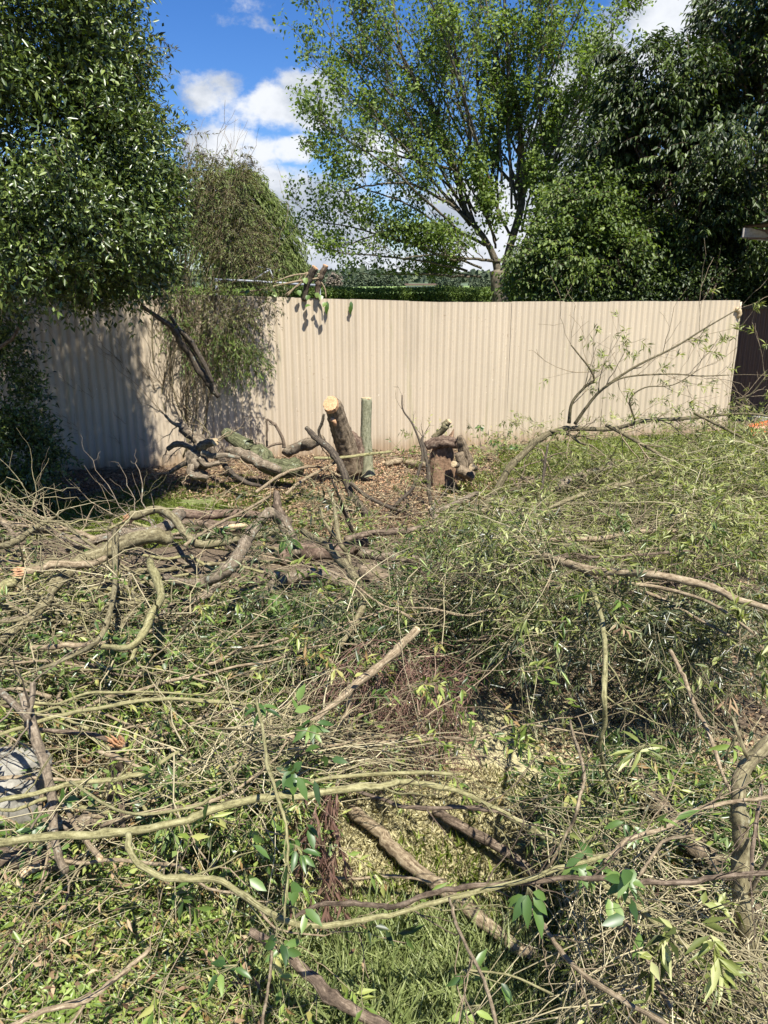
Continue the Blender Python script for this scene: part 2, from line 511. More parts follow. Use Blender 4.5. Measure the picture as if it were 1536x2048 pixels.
def sprays(mbt, mbl, P0, D0, LEN, nleaf, leafL, leafW, droop=0.3, tw=0.0018, lod=0, up=0.5, spread=0.8, t0=0.15, k=3, g=None, vshift=0.0, npt=5, wob=.06, vleaf=.22):
    """leafy sprays: N curved twigs, each with nleaf leaves"""
    g = g or RNG
    N = len(P0)
    if N == 0: return
    D0 = unit(D0)
    LEN = np.broadcast_to(LEN, (N,))
    t = np.linspace(0, 1, npt)
    P = P0[:, None] + D0[:, None] * (LEN[:, None] * t[None])[..., None]
    P[..., 2] -= droop * LEN[:, None] * (t ** 2)[None]
    wobv = g.normal(0, wob, (N, npt, 3)) * LEN[:, None, None]; wobv[:, 0] = 0
    P = P + np.cumsum(wobv, 1) * .6
    sv = np.clip(g.normal(.5, .2, N) + vshift, 0, 1)
    if mbt is not None:
        tubes(mbt, P, np.broadcast_to(tw * (1 - .75 * t), (N, npt)) * g.uniform(.7, 1.4, (N, 1)), k, sv, cap=False)
    if mbl is not None and nleaf:
        tt = g.uniform(t0, 1.0, (N, nleaf)) * (npt - 1)
        i = np.minimum(tt.astype(int), npt - 2); fr = tt - i
        ar = np.arange(N)[:, None]
        A = P[ar, i]; B = P[ar, i + 1]
        pos = (A + (B - A) * fr[..., None]).reshape(-1, 3)
        tg = unit(B - A).reshape(-1, 3)
        n = len(pos)
        side = rand_dirs(n, g); side = unit(side - tg * np.sum(side * tg, 1, keepdims=True))
        D = unit(tg * g.uniform(.3, 1, (n, 1)) + side * spread + np.array([0, 0, -.25]) * droop)
        Nn = unit(g.normal(0, .55, (n, 3)) + np.array([0, 0, up * 1.5]) + np.array([sd.x, sd.y, sd.z]) * up)
        mbv = np.clip(np.repeat(sv, nleaf) + g.normal(0, vleaf, n), 0, 1)
        leaves(mbl, pos, D, Nn, leafL * g.uniform(.55, 1.25, n), leafW * g.uniform(.7, 1.25, n), mbv, lod)
    return P
# ------------------------------------------------------------------ ground
def ground_mat():
    m, nt, b = new_mat('yard_ground')
    tc = nt.nodes.new('ShaderNodeTexCoord')
    pos = tc.outputs['Object']
    fine = noise_node(nt, 60, 8, 0.75, pos)
    med = noise_node(nt, 3.0, 6, 0.65, pos)
    def ell(cx, cy, rx, ry, soft=.5):
        s = nt.nodes.new('ShaderNodeVectorMath'); s.operation = 'SUBTRACT'
        nt.links.new(pos, s.inputs[0]); s.inputs[1].default_value = (cx, cy, 0)
        k = nt.nodes.new('ShaderNodeVectorMath'); k.operation = 'MULTIPLY'
        nt.links.new(s.outputs[0], k.inputs[0]); k.inputs[1].default_value = (1 / rx, 1 / ry, 0)
        l = nt.nodes.new('ShaderNodeVectorMath'); l.operation = 'LENGTH'
        nt.links.new(k.outputs[0], l.inputs[0])
        a = nt.nodes.new('ShaderNodeMath'); a.operation = 'ADD'
        n = nt.nodes.new('ShaderNodeMath'); n.operation = 'MULTIPLY'
        nt.links.new(med.outputs[0], n.inputs[0]); n.inputs[1].default_value = 1.0
        nt.links.new(l.outputs['Value'], a.inputs[0]); nt.links.new(n.outputs[0], a.inputs[1])
        r = nt.nodes.new('ShaderNodeMapRange'); r.interpolation_type = 'SMOOTHSTEP'
        r.inputs['From Min'].default_value = 1.5 + soft * .5; r.inputs['From Max'].default_value = 1.5 - soft * .5
        nt.links.new(a.outputs[0], r.inputs['Value'])
        return r.outputs[0]
    def cr(c1, c2, c3):
        mr = nt.nodes.new('ShaderNodeMapRange'); mr.inputs['From Min'].default_value = .35; mr.inputs['From Max'].default_value = .65
        nt.links.new(fine.outputs[0], mr.inputs['Value'])
        r = ramp(nt, [c1, c2, c3]); nt.links.new(mr.outputs[0], r.inputs[0]); return r.outputs[0]
    def mixc(f, a, bb):
        x = nt.nodes.new('ShaderNodeMix'); x.data_type = 'RGBA'
        nt.links.new(f, x.inputs['Factor']); nt.links.new(a, x.inputs['A']); nt.links.new(bb, x.inputs['B'])
        return x.outputs['Result']
    soil = cr((.045, .032, .02), (.11, .08, .05), (.20, .15, .10))
    mulch = cr((.07, .045, .03), (.17, .115, .08), (.30, .22, .16))
    green = cr((.07, .09, .02), (.14, .18, .04), (.22, .25, .08))
    straw = cr((.32, .285, .13), (.47, .42, .23), (.58, .52, .32))
    base = mixc(ell(.35, 2.3, 1.7, 1.5), soil, straw)
    base = mixc(ell(-.5, 8.8, 5.6, 2.1), base, mulch)
    base = mixc(ell(-2.3, 7.4, 1.5, .9), base, green)
    base = mixc(ell(5.5, 10.0, 4.0, 1.3), base, green)
    base = mixc(ell(0, 60, 80, 46, .1), base, green)
    nt.links.new(base, b.inputs['Base Color'])
    b.inputs['Roughness'].default_value = 0.95
    bp = nt.nodes.new('ShaderNodeBump'); bp.inputs['Strength'].default_value = .8; bp.inputs['Distance'].default_value = .02
    nt.links.new(fine.outputs[0], bp.inputs['Height']); nt.links.new(bp.outputs[0], b.inputs['Normal'])
    return m
M['ground'] = ground_mat()
def sheet(name, xs, ys, zf, mat, label=None):
    X, Y = np.meshgrid(xs, ys)
    Z = zf(X, Y)
    mb = MB(); nx, ny = len(xs), len(ys)
    i = np.arange(ny - 1)[:, None] * nx; j = np.arange(nx - 1)[None]
    q = np.stack([i + j, i + j + 1, i + nx + j + 1, i + nx + j], -1).reshape(-1, 4)
    mb.add(np.stack([X, Y, Z], -1).reshape(-1, 3), q)
    o = mb.build(name, mat)
    return o
xs = np.concatenate([np.linspace(-900, -12, 16)[:-1], np.linspace(-12, 12, 97), np.linspace(12, 900, 16)[1:]])
ys = np.concatenate([np.linspace(-60, 0, 6)[:-1], np.linspace(0, 14, 71), np.geomspace(15, 1500, 22)])
g0 = np.random.default_rng(3)
def gz(X, Y):
    return (np.sin(X * 2.1 + 1) * np.cos(Y * 1.7) * .012 + np.sin(X * .9 - Y * 1.3) * .015) * (np.abs(X) < 13) * (Y < 12.5)
o = sheet('ground', xs, ys, gz, 'ground'); tag(o, 'yard ground of dry grass, soil and brown mulch', kind='structure')

# far hills: paddock and a wooded ridge
M['paddock'] = simple_mat('green_paddock', (.17, .25, .07), 0.95, 0, .05, .25)
M['hillside'] = simple_mat('blue_green_hillside', (.09, .13, .07), 0.95, 0, .03, .35)
def hillz(amp, y0, y1, ph, base=0):
    def f(X, Y):
        t = np.clip((Y - y0) / (y1 - y0), 0, 1)
        return base * t - .3 * (1 - t) + amp * np.sin(t * math.pi) ** 1.0 * (1 + .4 * np.sin(X * .013 + ph) + .2 * np.sin(X * .031 + ph * 2))
    return f
tag(sheet('hills', np.linspace(-900, 900, 90), np.linspace(420, 900, 24), hillz(7, 420, 900, 2.0), 'hillside'), 'low wooded hills on the horizon', kind='structure')
tag(sheet('paddock', np.linspace(-300, 300, 60), np.linspace(150, 420, 20), hillz(1.5, 150, 420, 1.0, 1.0), 'paddock'), 'bright green paddock sloping beyond the hedge', kind='structure')

# ------------------------------------------------------------------ corrugated fence
def fence_mat(name, base, dirt=1.0):
    m, nt, b = new_mat(name)
    tc = nt.nodes.new('ShaderNodeTexCoord'); geo = nt.nodes.new('ShaderNodeNewGeometry')
    P = geo.outputs['Position']
    mp = nt.nodes.new('ShaderNodeMapping'); mp.inputs['Scale'].default_value = (6, 6, .5)
    nt.links.new(P, mp.inputs['Vector'])
    st = noise_node(nt, 1.0, 7, .7, mp.outputs[0])
    big = noise_node(nt, .8, 4, .6, P)
    r = ramp(nt, [tuple(c * .80 for c in base), base, tuple(min(1, c * 1.10) for c in base)])
    mr = nt.nodes.new('ShaderNodeMapRange'); mr.inputs['From Min'].default_value = .3; mr.inputs['From Max'].default_value = .66
    av = nt.nodes.new('ShaderNodeMix'); av.data_type = 'FLOAT'; av.inputs['Factor'].default_value = .45
    nt.links.new(st.outputs[0], av.inputs['A']); nt.links.new(big.outputs[0], av.inputs['B'])
    nt.links.new(av.outputs['Result'], mr.inputs['Value'])
    nt.links.new(mr.outputs[0], r.inputs[0])
    last = r.outputs[0]
    def mixin(fac, col, a):
        x = nt.nodes.new('ShaderNodeMix'); x.data_type = 'RGBA'
        f = nt.nodes.new('ShaderNodeMath'); f.operation = 'MULTIPLY'; f.inputs[1].default_value = a
        nt.links.new(fac, f.inputs[0]); nt.links.new(f.outputs[0], x.inputs['Factor'])
        nt.links.new(last, x.inputs['A']); x.inputs['B'].default_value = (*col, 1)
        return x.outputs['Result']
    def rng(v, a, bb):
        x = nt.nodes.new('ShaderNodeMapRange'); x.interpolation_type = 'SMOOTHSTEP'
        x.inputs['From Min'].default_value = a; x.inputs['From Max'].default_value = bb
        nt.links.new(v, x.inputs['Value']); return x.outputs[0]
    # splashed soil and rust along the foot of the sheets
    sx = nt.nodes.new('ShaderNodeSeparateXYZ'); nt.links.new(P, sx.inputs[0])
    foot = nt.nodes.new('ShaderNodeMath'); foot.operation = 'ADD'
    nm = nt.nodes.new('ShaderNodeMath'); nm.operation = 'MULTIPLY'; nm.inputs[1].default_value = .35
    nt.links.new(st.outputs[0], nm.inputs[0]); nt.links.new(sx.outputs['Z'], foot.inputs[0]); nt.links.new(nm.outputs[0], foot.inputs[1])
    last = mixin(rng(foot.outputs[0], .42, .16), (.22, .13, .06), .55 * dirt)
    # faint green algae and old creeper scars in patches
    fl = noise_node(nt, 26, 3, .6, P)
    mask = noise_node(nt, 1.6, 3, .6, P)
    mm = nt.nodes.new('ShaderNodeMath'); mm.operation = 'MULTIPLY'
    nt.links.new(rng(fl.outputs[0], .66, .70), mm.inputs[0]); nt.links.new(rng(mask.outputs[0], .46, .60), mm.inputs[1])
    last = mixin(mm.outputs[0], (.28, .20, .13), .6 * dirt)
    fl2 = noise_node(nt, 40, 3, .6, P)
    mm2 = nt.nodes.new('ShaderNodeMath'); mm2.operation = 'MULTIPLY'
    nt.links.new(rng(fl2.outputs[0], .70, .73), mm2.inputs[0]); nt.links.new(rng(mask.outputs[0], .44, .56), mm2.inputs[1])
    last = mixin(mm2.outputs[0], (.8, .72, .56), .9 * dirt)
    al = noise_node(nt, 1.1, 5, .7, mp.outputs[0])
    last = mixin(rng(al.outputs[0], .58, .72), (.27, .26, .10), .35 * dirt)
    nt.links.new(last, b.inputs['Base Color'])
    b.inputs['Roughness'].default_value = .5
    b.inputs['Specular IOR Level'].default_value = .35
    bp = nt.nodes.new('ShaderNodeBump'); bp.inputs['Strength'].default_value = .2; bp.inputs['Distance'].default_value = .004
    nt.links.new(fl.outputs[0], bp.inputs['Height']); nt.links.new(bp.outputs[0], b.inputs['Normal'])
    return m
M['fence'] = fence_mat('beige_painted_corrugated_iron', (.452, .378, .278))
M['brownfence'] = fence_mat('brown_painted_corrugated_iron', (.11, .060, .042), .3)

# foot of the fence traced left to right: pixel at the foot, pixel y of the top
FP = [(-330, 975, 583), (-100, 955, 586), (100, 943, 588), (300, 934, 590), (500, 918, 592), (872, 895, 604),
      (1449, 862, 601)]
def resamp0(a):
    out = []
    for p, q in zip(a[:-1], a[1:]):
        out += [p + (q - p) * t for t in np.linspace(0, 1, 12, endpoint=False)]
    return np.array(out + [a[-1]])
fp = []
for (px, py, pt) in FP:
    p = at(px, py, 0)
    top = aty(768, pt, p[1])[2]
    fp.append([p[0], p[1], top])
fs = resamp0(np.array(fp))
def smooth_path(a):
    d = np.concatenate([[0], np.cumsum(np.linalg.norm(np.diff(a[:, :2], axis=0), axis=1))])
    return d
fd = smooth_path(fs)
def fence_at(s):
    return np.array([np.interp(s, fd, fs[:, i]) for i in range(3)])
def fence_frame(s):
    a, b2 = fence_at(s - .25), fence_at(s + .25)
    t = unit((b2 - a)[:2]); return t, np.array([t[1], -t[0]])    # along, towards the camera
fence = empty('corrugated_fence', tuple(fence_at(fd[-1] * .5)[:2]) + (0,), 'tall cream corrugated iron fence curving across the yard', 'fence')
PITCHC = .094
s0 = 0.0; i = 0
Lf = fd[-1]
while s0 < Lf - .05:
    wdt = PITCHC * 8
    s1 = min(s0 + wdt + PITCHC * .5, Lf)
    ss = np.arange(s0, s1 + 1e-6, PITCHC / 10)
    off = .005 * (i % 2)
    dz = RNG.normal(0, .004)
    tilt = RNG.normal(0, .004)
    zz = np.array([-.06, .12, .5, 1.0, 1.5, 1.9, 2.05])
    V = []
    for s in ss:
        c = fence_at(s); t, n = fence_frame(s)
        w = .0135 * math.cos(2 * math.pi * s / PITCHC) + off
        for zi in range(7):
            fr = zi / 6
            z = zz[0] + (c[2] + dz - zz[0]) * fr
            bow = .006 * math.sin(fr * math.pi + i) + tilt * (fr - .5) * 2 + .012 * mnoise.noise(Vector((s * 1.3, z * .9, 2.0)))
            V.append([c[0] + n[0] * (w + bow), c[1] + n[1] * (w + bow), z])
    V = np.array(V); ns = len(ss)
    a = np.arange(ns - 1)[:, None] * 7; bq = np.arange(6)[None]
    q = np.stack([a + bq, a + 7 + bq, a + 7 + bq + 1, a + bq + 1], -1).reshape(-1, 4)
    mb = MB(); mb.add(V, q)
    # back skin 1 mm behind, so the sheet has thickness
    nn = np.array([fence_frame(s)[1] for s in ss]).repeat(7, 0)
    V2 = V.copy(); V2[:, :2] -= nn * .0012
    mb.add(V2, q[:, ::-1])
    mb.build('sheet', 'fence', fence, tuple(V[0]))
    s0 += wdt; i += 1
# rails and posts behind the sheets
mb = MB()
for zr in (.35, 1.1, 1.75):
    pts = []
    for s in np.linspace(0, Lf - .02, 60):
        c = fence_at(s); t, n = fence_frame(s); pts.append([c[0] - n[0] * .05, c[1] - n[1] * .05, zr])
    tubes(mb, np.array(pts), np.full(60, .03), 4)
    mb.build('rail', 'brown', fence, tuple(pts[0])); mb = MB()
for s in np.arange(.5, Lf, 2.4):
    c = fence_at(s); t, n = fence_frame(s); mb = MB()
    mb.box((c[0] - n[0] * .13, c[1] - n[1] * .13, .9), (.09, .09, 1.85), math.atan2(t[1], t[0]))
    mb.build('post', 'brown', fence, (c[0], c[1], 0), False)
# end flashing at the right-hand end, and splintered rail stub
c = fence_at(Lf); t, n = fence_frame(Lf)
mb = MB()
pts = np.array([[c[0] + t[0] * .01, c[1] + t[1] * .01, z] for z in np.linspace(0, c[2] - .02, 12)]); pts[:, 0] += RNG.normal(0, .004, 12)
tubes(mb, pts, np.full(12, .018), 6, rnoise=.15)
mb.build('edge_flashing', 'fence', fence, tuple(pts[0]))
mb = MB()
p0 = aty(1471, 622, c[1] - .02)
pts = np.array([p0 + [0, 0, .03], p0 + [.05, -.01, .015], p0 + [.07, -.02, -.05], p0 + [.045, 0, -.10]])
tubes(mb, spline(pts, 4), np.linspace(.04, .02, 13), 8, rnoise=.25)
mb.build('rail_stub', 'palewood', fence, tuple(p0))

# brown fence beyond
bf = empty('corrugated_fence', (7.5, 13.1, 0), 'dark brown corrugated fence in shade beyond the cream fence', 'fence')
xs_ = np.arange(5.5, 12, .0085)
top = aty(1500, 617, 13.1)[2]
mb = MB()
V = np.array([[x, 13.1 + .011 * math.cos(2 * math.pi * x / .085), z] for x in xs_ for z in (-.02, top * .5, top)])
a = np.arange(len(xs_) - 1)[:, None] * 3; bq = np.arange(2)[None]
mb.add(V, np.stack([a + bq, a + 3 + bq, a + 4 + bq, a + 1 + bq], -1).reshape(-1, 4))
mb.build('sheet', 'brownfence', bf, (5.5, 13.1, 0))
mb = MB(); mb.box((8.75, 13.09, top + .02), (6.5, .08, .05)); mb.build('top_rail', 'brown', bf, (8.75, 13.1, top), False)
# concrete strip behind
M['concrete'] = simple_mat('grey_concrete', (.30, .30, .29), .9, 0, 8, .2)
mb = MB(); mb.box((8.8, 12.75, .05), (5.4, .5, .1))
tag(mb.build('path', 'concrete', None, (8.8, 12.75, 0), False), 'grey concrete strip along the brown fence', kind='structure')
# orange bucket on its side among the brush
M['orange'] = simple_mat('orange_plastic', (.62, .13, .04), .45, 0, 30, .15)
p = at(1517, 872, .1); ob = empty('plastic_tub', (p[0], p[1], 0), 'orange plastic tub lying beside the brown fence', 'tub')
mb = MB()
pr = np.array([[0, 0, .03], [.02, 0, .03], [.05, 0, .03], [.18, 0, .04], [.33, 0, .05], [.36, 0, .05]]) + p + [-.18, 0, .02]
tubes(mb, pr, np.array([.10, .125, .13, .145, .16, .175]), 20)
mb.build('tub_body', 'orange', ob, tuple(p))
mb = MB(); th = np.linspace(0, 2 * math.pi, 25)
rp = np.stack([np.full(25, p[0] + .18), p[1] + np.cos(th) * .178, p[2] + .07 + np.sin(th) * .178], 1)
tubes(mb, rp, np.full(25, .01), 6, cap=False); mb.build('tub_rim', 'orange', ob, tuple(p))

# shed eave at the right edge
M['weathered'] = simple_mat('weathered_grey_timber', (.30, .27, .24), .9, 0, 25, .3, .5)
M['roofiron'] = simple_mat('dull_roof_iron', (.14, .09, .075), .6, .2, 6, .3)
e0 = aty(1484, 456, 12.45)
shed = empty('garden_shed', (e0[0] + 1.8, e0[1] + .3, 0), 'low shed at the right edge, only its grey eave corner showing', 'shed')
mb = MB(); nx = 60; V = []  # roof runs forward out of view, shaped to shade the brown fence
for ix in range(nx):
    for iy in range(8):
        f_ = iy / 7; x = e0[0] + .55 * f_ + 3.4 * ix / (nx - 1)
        V.append([x, e0[1] - 1.35 * f_, e0[2] + .03 + .06 * f_ + .012 * math.sin((x - e0[0]) * 80)])
V = np.array(V); a = np.arange(nx - 1)[:, None] * 8; bq = np.arange(7)[None]
q_ = np.stack([a + bq, a + 8 + bq, a + 9 + bq, a + 1 + bq], -1).reshape(-1, 4)
mb.add(V, q_[:, ::-1]); V2 = V.copy(); V2[:, 2] -= .02; mb.add(V2, q_)
mb.build('roof', 'roofiron', shed, tuple(e0))
mb = MB(); h = .155
V = np.array([[0, 0, 0], [.10, -.02, 0], [.32, -.02, -.06], [.40, -.02, -.12], [.34, -.02, -.14], [0.0, 0, -.13]]) + e0 + [0, -.05, -.002]
V2 = V + [0, .03, 0]
mb.add(np.vstack([V, V2]), [[0, 1, 7, 6], [1, 2, 8, 7], [2, 3, 9, 8], [3, 4, 10, 9], [4, 5, 11, 10], [5, 0, 6, 11], [5, 2, 1, 0], [5, 4, 3, 2], [6, 7, 8, 11], [8, 9, 10, 11]])
mb.build('fascia_end', 'weathered', shed, tuple(e0), False)
mb = MB(); mb.box((e0[0] + 1.55, e0[1] + .0, e0[2] - .09), (2.9, .03, .14)); mb.build('fascia', 'roofiron', shed, tuple(e0), False)
mb = MB(); mb.box((e0[0] + 2.9, e0[1] - .5, (e0[2] - .05) / 2 - .02), (1.4, .9, e0[2] - .1)); mb.build('wall', 'brownfence', shed, (e0[0] + 2.6, e0[1] + .35, 0), False)
mb = MB(); tubes(mb, np.array([e0 + [0.01, .02, -.13], e0 + [.3, .02, -.165], e0 + [.7, .02, -.2]]), np.array([.012] * 3), 4); mb.build('soffit_lath', 'weathered', shed, tuple(e0))

# galvanised pipe frame behind the fence
M['galv'] = simple_mat('galvanised_steel', (.52, .55, .58), .4, .7, 30, .1)
M['galv'] = simple_mat('galvanised_steel', (.26, .28, .30), .6, .3, 30, .2)
pf = empty('pipe_frame', tuple(aty(560, 565, 11.5)[:2]) + (0,), 'galvanised pipe frame with a triangular brace above the fence', 'pipe frame')
def pipe(name, pts, r, par, mat='galv'):
    mb = MB(); P_ = np.array(pts); tubes(mb, P_, np.full(len(P_), r), 8); return mb.build(name, mat, par, tuple(P_[0]))
pipe('crossbar', [aty(430, 559, 11.5), aty(500, 562, 11.5), aty(640, 571, 11.5)], .016, pf)
pipe('brace', [aty(505, 561, 11.5), aty(540, 539, 11.5)], .012, pf)
pipe('brace', [aty(540, 539, 11.5), aty(549, 563, 11.5)], .009, pf)
pipe('brace', [aty(515, 533, 11.5), aty(540, 539, 11.5)], .009, pf)
pipe('post', [aty(433, 560, 11.5), list(aty(433, 560, 11.5)[:2]) + [0]], .025, pf)
pipe('post', [aty(638, 571, 11.5), list(aty(638, 571, 11.5)[:2]) + [0]], .025, pf)
# red and white farm hut far off beside the tree trunk
M['redpaint'] = simple_mat('faded_red_paint', (.34, .07, .06), .6, 0, 3, .2)
M['whitepaint'] = simple_mat('white_painted_roof', (.75, .66, .62), .6, 0, 3, .1)
hp = aty(1041, 585, 60); hut = empty('farm_hut', (hp[0], 60, 0), 'small red farm hut with white roof, seen beside the tree trunk', 'hut')
mb = MB(); mb.box((hp[0], 60, 1.05), (1.15, 1.6, 2.1)); mb.build('wall', 'redpaint', hut, (hp[0], 60, 0), False)
mb = MB(); x0 = hp[0]
mb.add([[x0 - .72, 59.1, 2.1], [x0 + .72, 59.1, 2.1], [x0 + .72, 60.9, 2.1], [x0 - .72, 60.9, 2.1], [x0 - .3, 59.3, 2.75], [x0 + .5, 59.3, 2.9], [x0 + .5, 60.7, 2.9], [x0 - .3, 60.7, 2.75]],
       [[0, 1, 5, 4], [1, 2, 6, 5], [2, 3, 7, 6], [3, 0, 4, 7], [4, 5, 6, 7], [3, 2, 1, 0]])
mb.build('roof', 'whitepaint', hut, (x0, 60, 2.1), False)
mb = MB(); mb.box((x0 - .1, 59.18, .95), (.5, .04, 1.7)); mb.build('door', 'palewood', hut, (x0, 59.2, 0), False)
# long low barn in the paddock
q_ = aty(846, 569, 240); barn = empty('barn', (q_[0], 240, 1), 'long low dark barn in the far paddock', 'barn')
mb = MB(); mb.box((q_[0], 240, 1.4), (10, 6, 2.4)); mb.build('wall', 'whitepaint', barn, (q_[0], 240, 0), False)
mb = MB(); mb.box((q_[0], 240, 2.85), (11, 7, .5)); mb.build('roof', 'roofiron', barn, (q_[0], 240, 2.8), False)
# ------------------------------------------------------------------ trees and shrubs
def noise3(p, s, off=0.0):
    return np.array([mnoise.noise(Vector((a[0] * s + off, a[1] * s, a[2] * s))) for a in p])

def crown_points(ells, N, g, shell=.55, holes=0.0, hs=1.0, zmin=None):
    """points in ellipsoids (cx,cy,cz,rx,ry,rz,weight), thinned by low-frequency noise"""
    w = np.array([e[6] for e in ells], float); w /= w.sum()
    out = []; outw = []
    need = N; tries = 0
    while need > 0 and tries < 14:
        n = int(need * 1.8) + 50
        k = g.choice(len(ells), n, p=w)
        E = np.array([e[:6] for e in ells])[k]
        d = rand_dirs(n, g)
        rr = (shell + (1 - shell) * g.random(n) ** .7) * (1 + g.normal(0, .06, n))
        p = E[:, :3] + d * E[:, 3:] * rr[:, None]
        keep = np.ones(n, bool)
        if zmin is not None: keep &= p[:, 2] > zmin
        if holes > 0:
            keep &= noise3(p, hs, 3.3) > (-.55 + holes)
        out.append(p[keep]); outw.append(unit(d / E[:, 3:])[keep])
        need -= keep.sum(); tries += 1
    return np.concatenate(out)[:N], np.concatenate(outw)[:N]

def px_ell(px, py, Y, rx, ry, rd, w=1.0):
    c = aty(px, py, Y); s = depth_of(c) / F
    return (c[0], c[1], c[2], rx * s, rd, ry * s, w)

def grow(P, R, n, lr, ang, M2=5, g=None, up=.2, tmin=.2, rs=.55, wob=.07, lens=None, taper=.35, droop=0.0):
    """n child branches per parent polyline"""
    g = g or RNG
    N, Mm = R.shape
    plen = np.linalg.norm(np.diff(P, axis=1), axis=2).sum(1)
    t = g.uniform(tmin, 1.0, (N, n)) * (Mm - 1)
    t[:, 0] = Mm - 1.001
    i = np.minimum(t.astype(int), Mm - 2); fr = (t - i)[..., None]
    ar = np.arange(N)[:, None]
    A, B = P[ar, i], P[ar, i + 1]
    st = (A + (B - A) * fr).reshape(-1, 3)
    tg = unit(B - A).reshape(-1, 3)
    rr = (R[ar, i] * (1 - fr[..., 0]) + R[ar, i + 1] * fr[..., 0]).reshape(-1)
    sdv = rand_dirs(len(st), g); sdv = unit(sdv - tg * np.sum(sdv * tg, 1, keepdims=True))
    a = g.uniform(ang[0], ang[1], len(st))[:, None]
    d = unit(tg * np.cos(a) + sdv * np.sin(a) + np.array([0, 0, up]))
    pl = np.repeat(plen if lens is None else np.full(N, lens), n)
    L = pl * g.uniform(lr[0], lr[1], len(st)) * (1 - .35 * (t.reshape(-1) / (Mm - 1)) * (lens is None))
    tt = np.linspace(0, 1, M2)
    C = st[:, None] + d[:, None] * (L[:, None] * tt)[..., None]
    C[..., 2] += (up * .25 - droop) * L[:, None] * tt ** 2
    wv = g.normal(0, wob, C.shape) * L[:, None, None]; wv[:, 0] = 0
    C = C + np.cumsum(wv, 1) * .5
    cr_ = np.minimum(rr * rs, rr)[:, None] * (1 - (1 - taper) * tt)[None]
    return C, cr_

def resamp(P, Mm):
    d = np.concatenate([[0], np.cumsum(np.linalg.norm(np.diff(P[:, :3], axis=0), axis=1))])
    s = np.linspace(0, d[-1], Mm)
    return np.stack([np.interp(s, d, P[:, i]) for i in range(P.shape[1])], 1)

def cluster(mbl, C, out, m, spr, leafL, leafW, g, lod=0, droop=.2, up=.6, vs=.5, vamp=.22, outw=.6, flat=1.0, curl=.15):
    """m leaves about every centre C"""
    N = len(C)
    o = g.normal(0, 1, (N, m, 3)) * spr * np.array([1, 1, flat])
    p = (C[:, None] + o).reshape(-1, 3)
    ou = np.repeat(out, m, 0)
    D = unit(rand_dirs(N * m, g) + ou * outw + np.array([0, 0, -droop]))
    Nn = unit(g.normal(0, .5, (N * m, 3)) + ou * .5 + np.array([0, 0, up]) + np.array([sd.x, sd.y, sd.z]) * .3)
    cv = np.clip(g.normal(vs, vamp * .7, N), 0, 1)
    v = np.clip(np.repeat(cv, m) + g.normal(0, vamp, N * m), 0, 1)
    leaves(mbl, p, D, Nn, leafL * g.uniform(.6, 1.25, N * m), leafW * g.uniform(.7, 1.2, N * m), v, lod, curl)

# ---- big glossy evergreen shrub, left
g = np.random.default_rng(21)
base = (-4.3, 6.9, 0)
shrub = empty('evergreen_tree', base, 'tall glossy dark evergreen tree filling the left side', 'tree')
E = [px_ell(100, 60, 6.7, 150, 200, 1.2, 1.0), px_ell(120, 300, 6.5, 185, 190, 1.2, 1.2), px_ell(170, 430, 6.6, 165, 150, 1.1, 1.2),
     px_ell(70, 520, 6.3, 130, 80, 1.0, .8), px_ell(230, 545, 7.2, 110, 62, .8, .55), px_ell(285, 370, 6.9, 70, 150, .7, .5),
     px_ell(215, 90, 6.8, 62, 150, .8, .6), px_ell(-20, 760, 7.2, 66, 170, .7, .5), px_ell(35, 930, 7.4, 75, 110, .6, .6),
     px_ell(-30, 1010, 6.9, 80, 70, .6, .3), px_ell(-240, 250, 6.8, 230, 420, 1.5, .9),
     (-4.0, 6.9, 5.0, 1.95, 1.2, 1.4, 1.7), (-3.2, 6.9, 5.35, 1.35, 1.0, 1.0, 1.9), (-3.3, 6.9, 4.6, 1.2, .9, 1.2, .9), (-4.6, 7.2, 3.2, 1.5, 1.1, 1.4, .8), (-6.3, 7.0, 4.6, 1.6, 1.5, 1.9, .6), (-4.3, 7.4, 2.0, .95, .8, .9, .3), (-6.2, 5.6, 4.6, 1.6, 1.5, 1.5, .7), (-5.2, 7.8, 6.4, 2.0, 1.3, 1.1, .8)]
C, O = crown_points(E, 10500, g, .5, .40, 2.1)
mb = MB(); cluster(mb, C, O, 19, .075, .056, .022, g, 0, .2, .45, .48, .24, .6)
gs = np.random.default_rng(22); ii = gs.integers(0, len(C), 1500)
mt = MB(); sprays(mt, mb, C[ii] - O[ii] * .05, O[ii] + rand_dirs(1500, gs) * .6 + [0, 0, .2], .32, 15, .062, .022, .35, .0022, 0, g=gs, up=.4, vshift=.08)
mb.build('crown', 'shrub', shrub, base); mt.build('shoots', 'brown', shrub, base)
mb = MB(); P0 = []
for k in range(9):
    a = g.uniform(0, 6.28); tip = np.array([-4.2 + math.cos(a) * 1.3, 6.8 + math.sin(a) * .9, g.uniform(3, 5.4)])
    pts = np.array([[-4.3 + math.cos(a) * .2, 6.9 + math.sin(a) * .2, -.05], [-4.3 + math.cos(a) * .35, 6.9 + math.sin(a) * .3, 1.2], tip * .5 + np.array([-4.25, 6.85, 1.4]) * .5 , tip])
    P0.append(resamp(spline(pts), 10))
P0 = np.array(P0); R0 = np.broadcast_to(np.linspace(.075, .025, 10), (9, 10))
tubes(mb, P0, R0, 8, rnoise=.1)
P1, R1 = grow(P0, R0, 16, (.15, .4), (.4, 1.1), 6, g); tubes(mb, P1, R1, 5)
mb.build('trunk', 'brown', shrub, base)

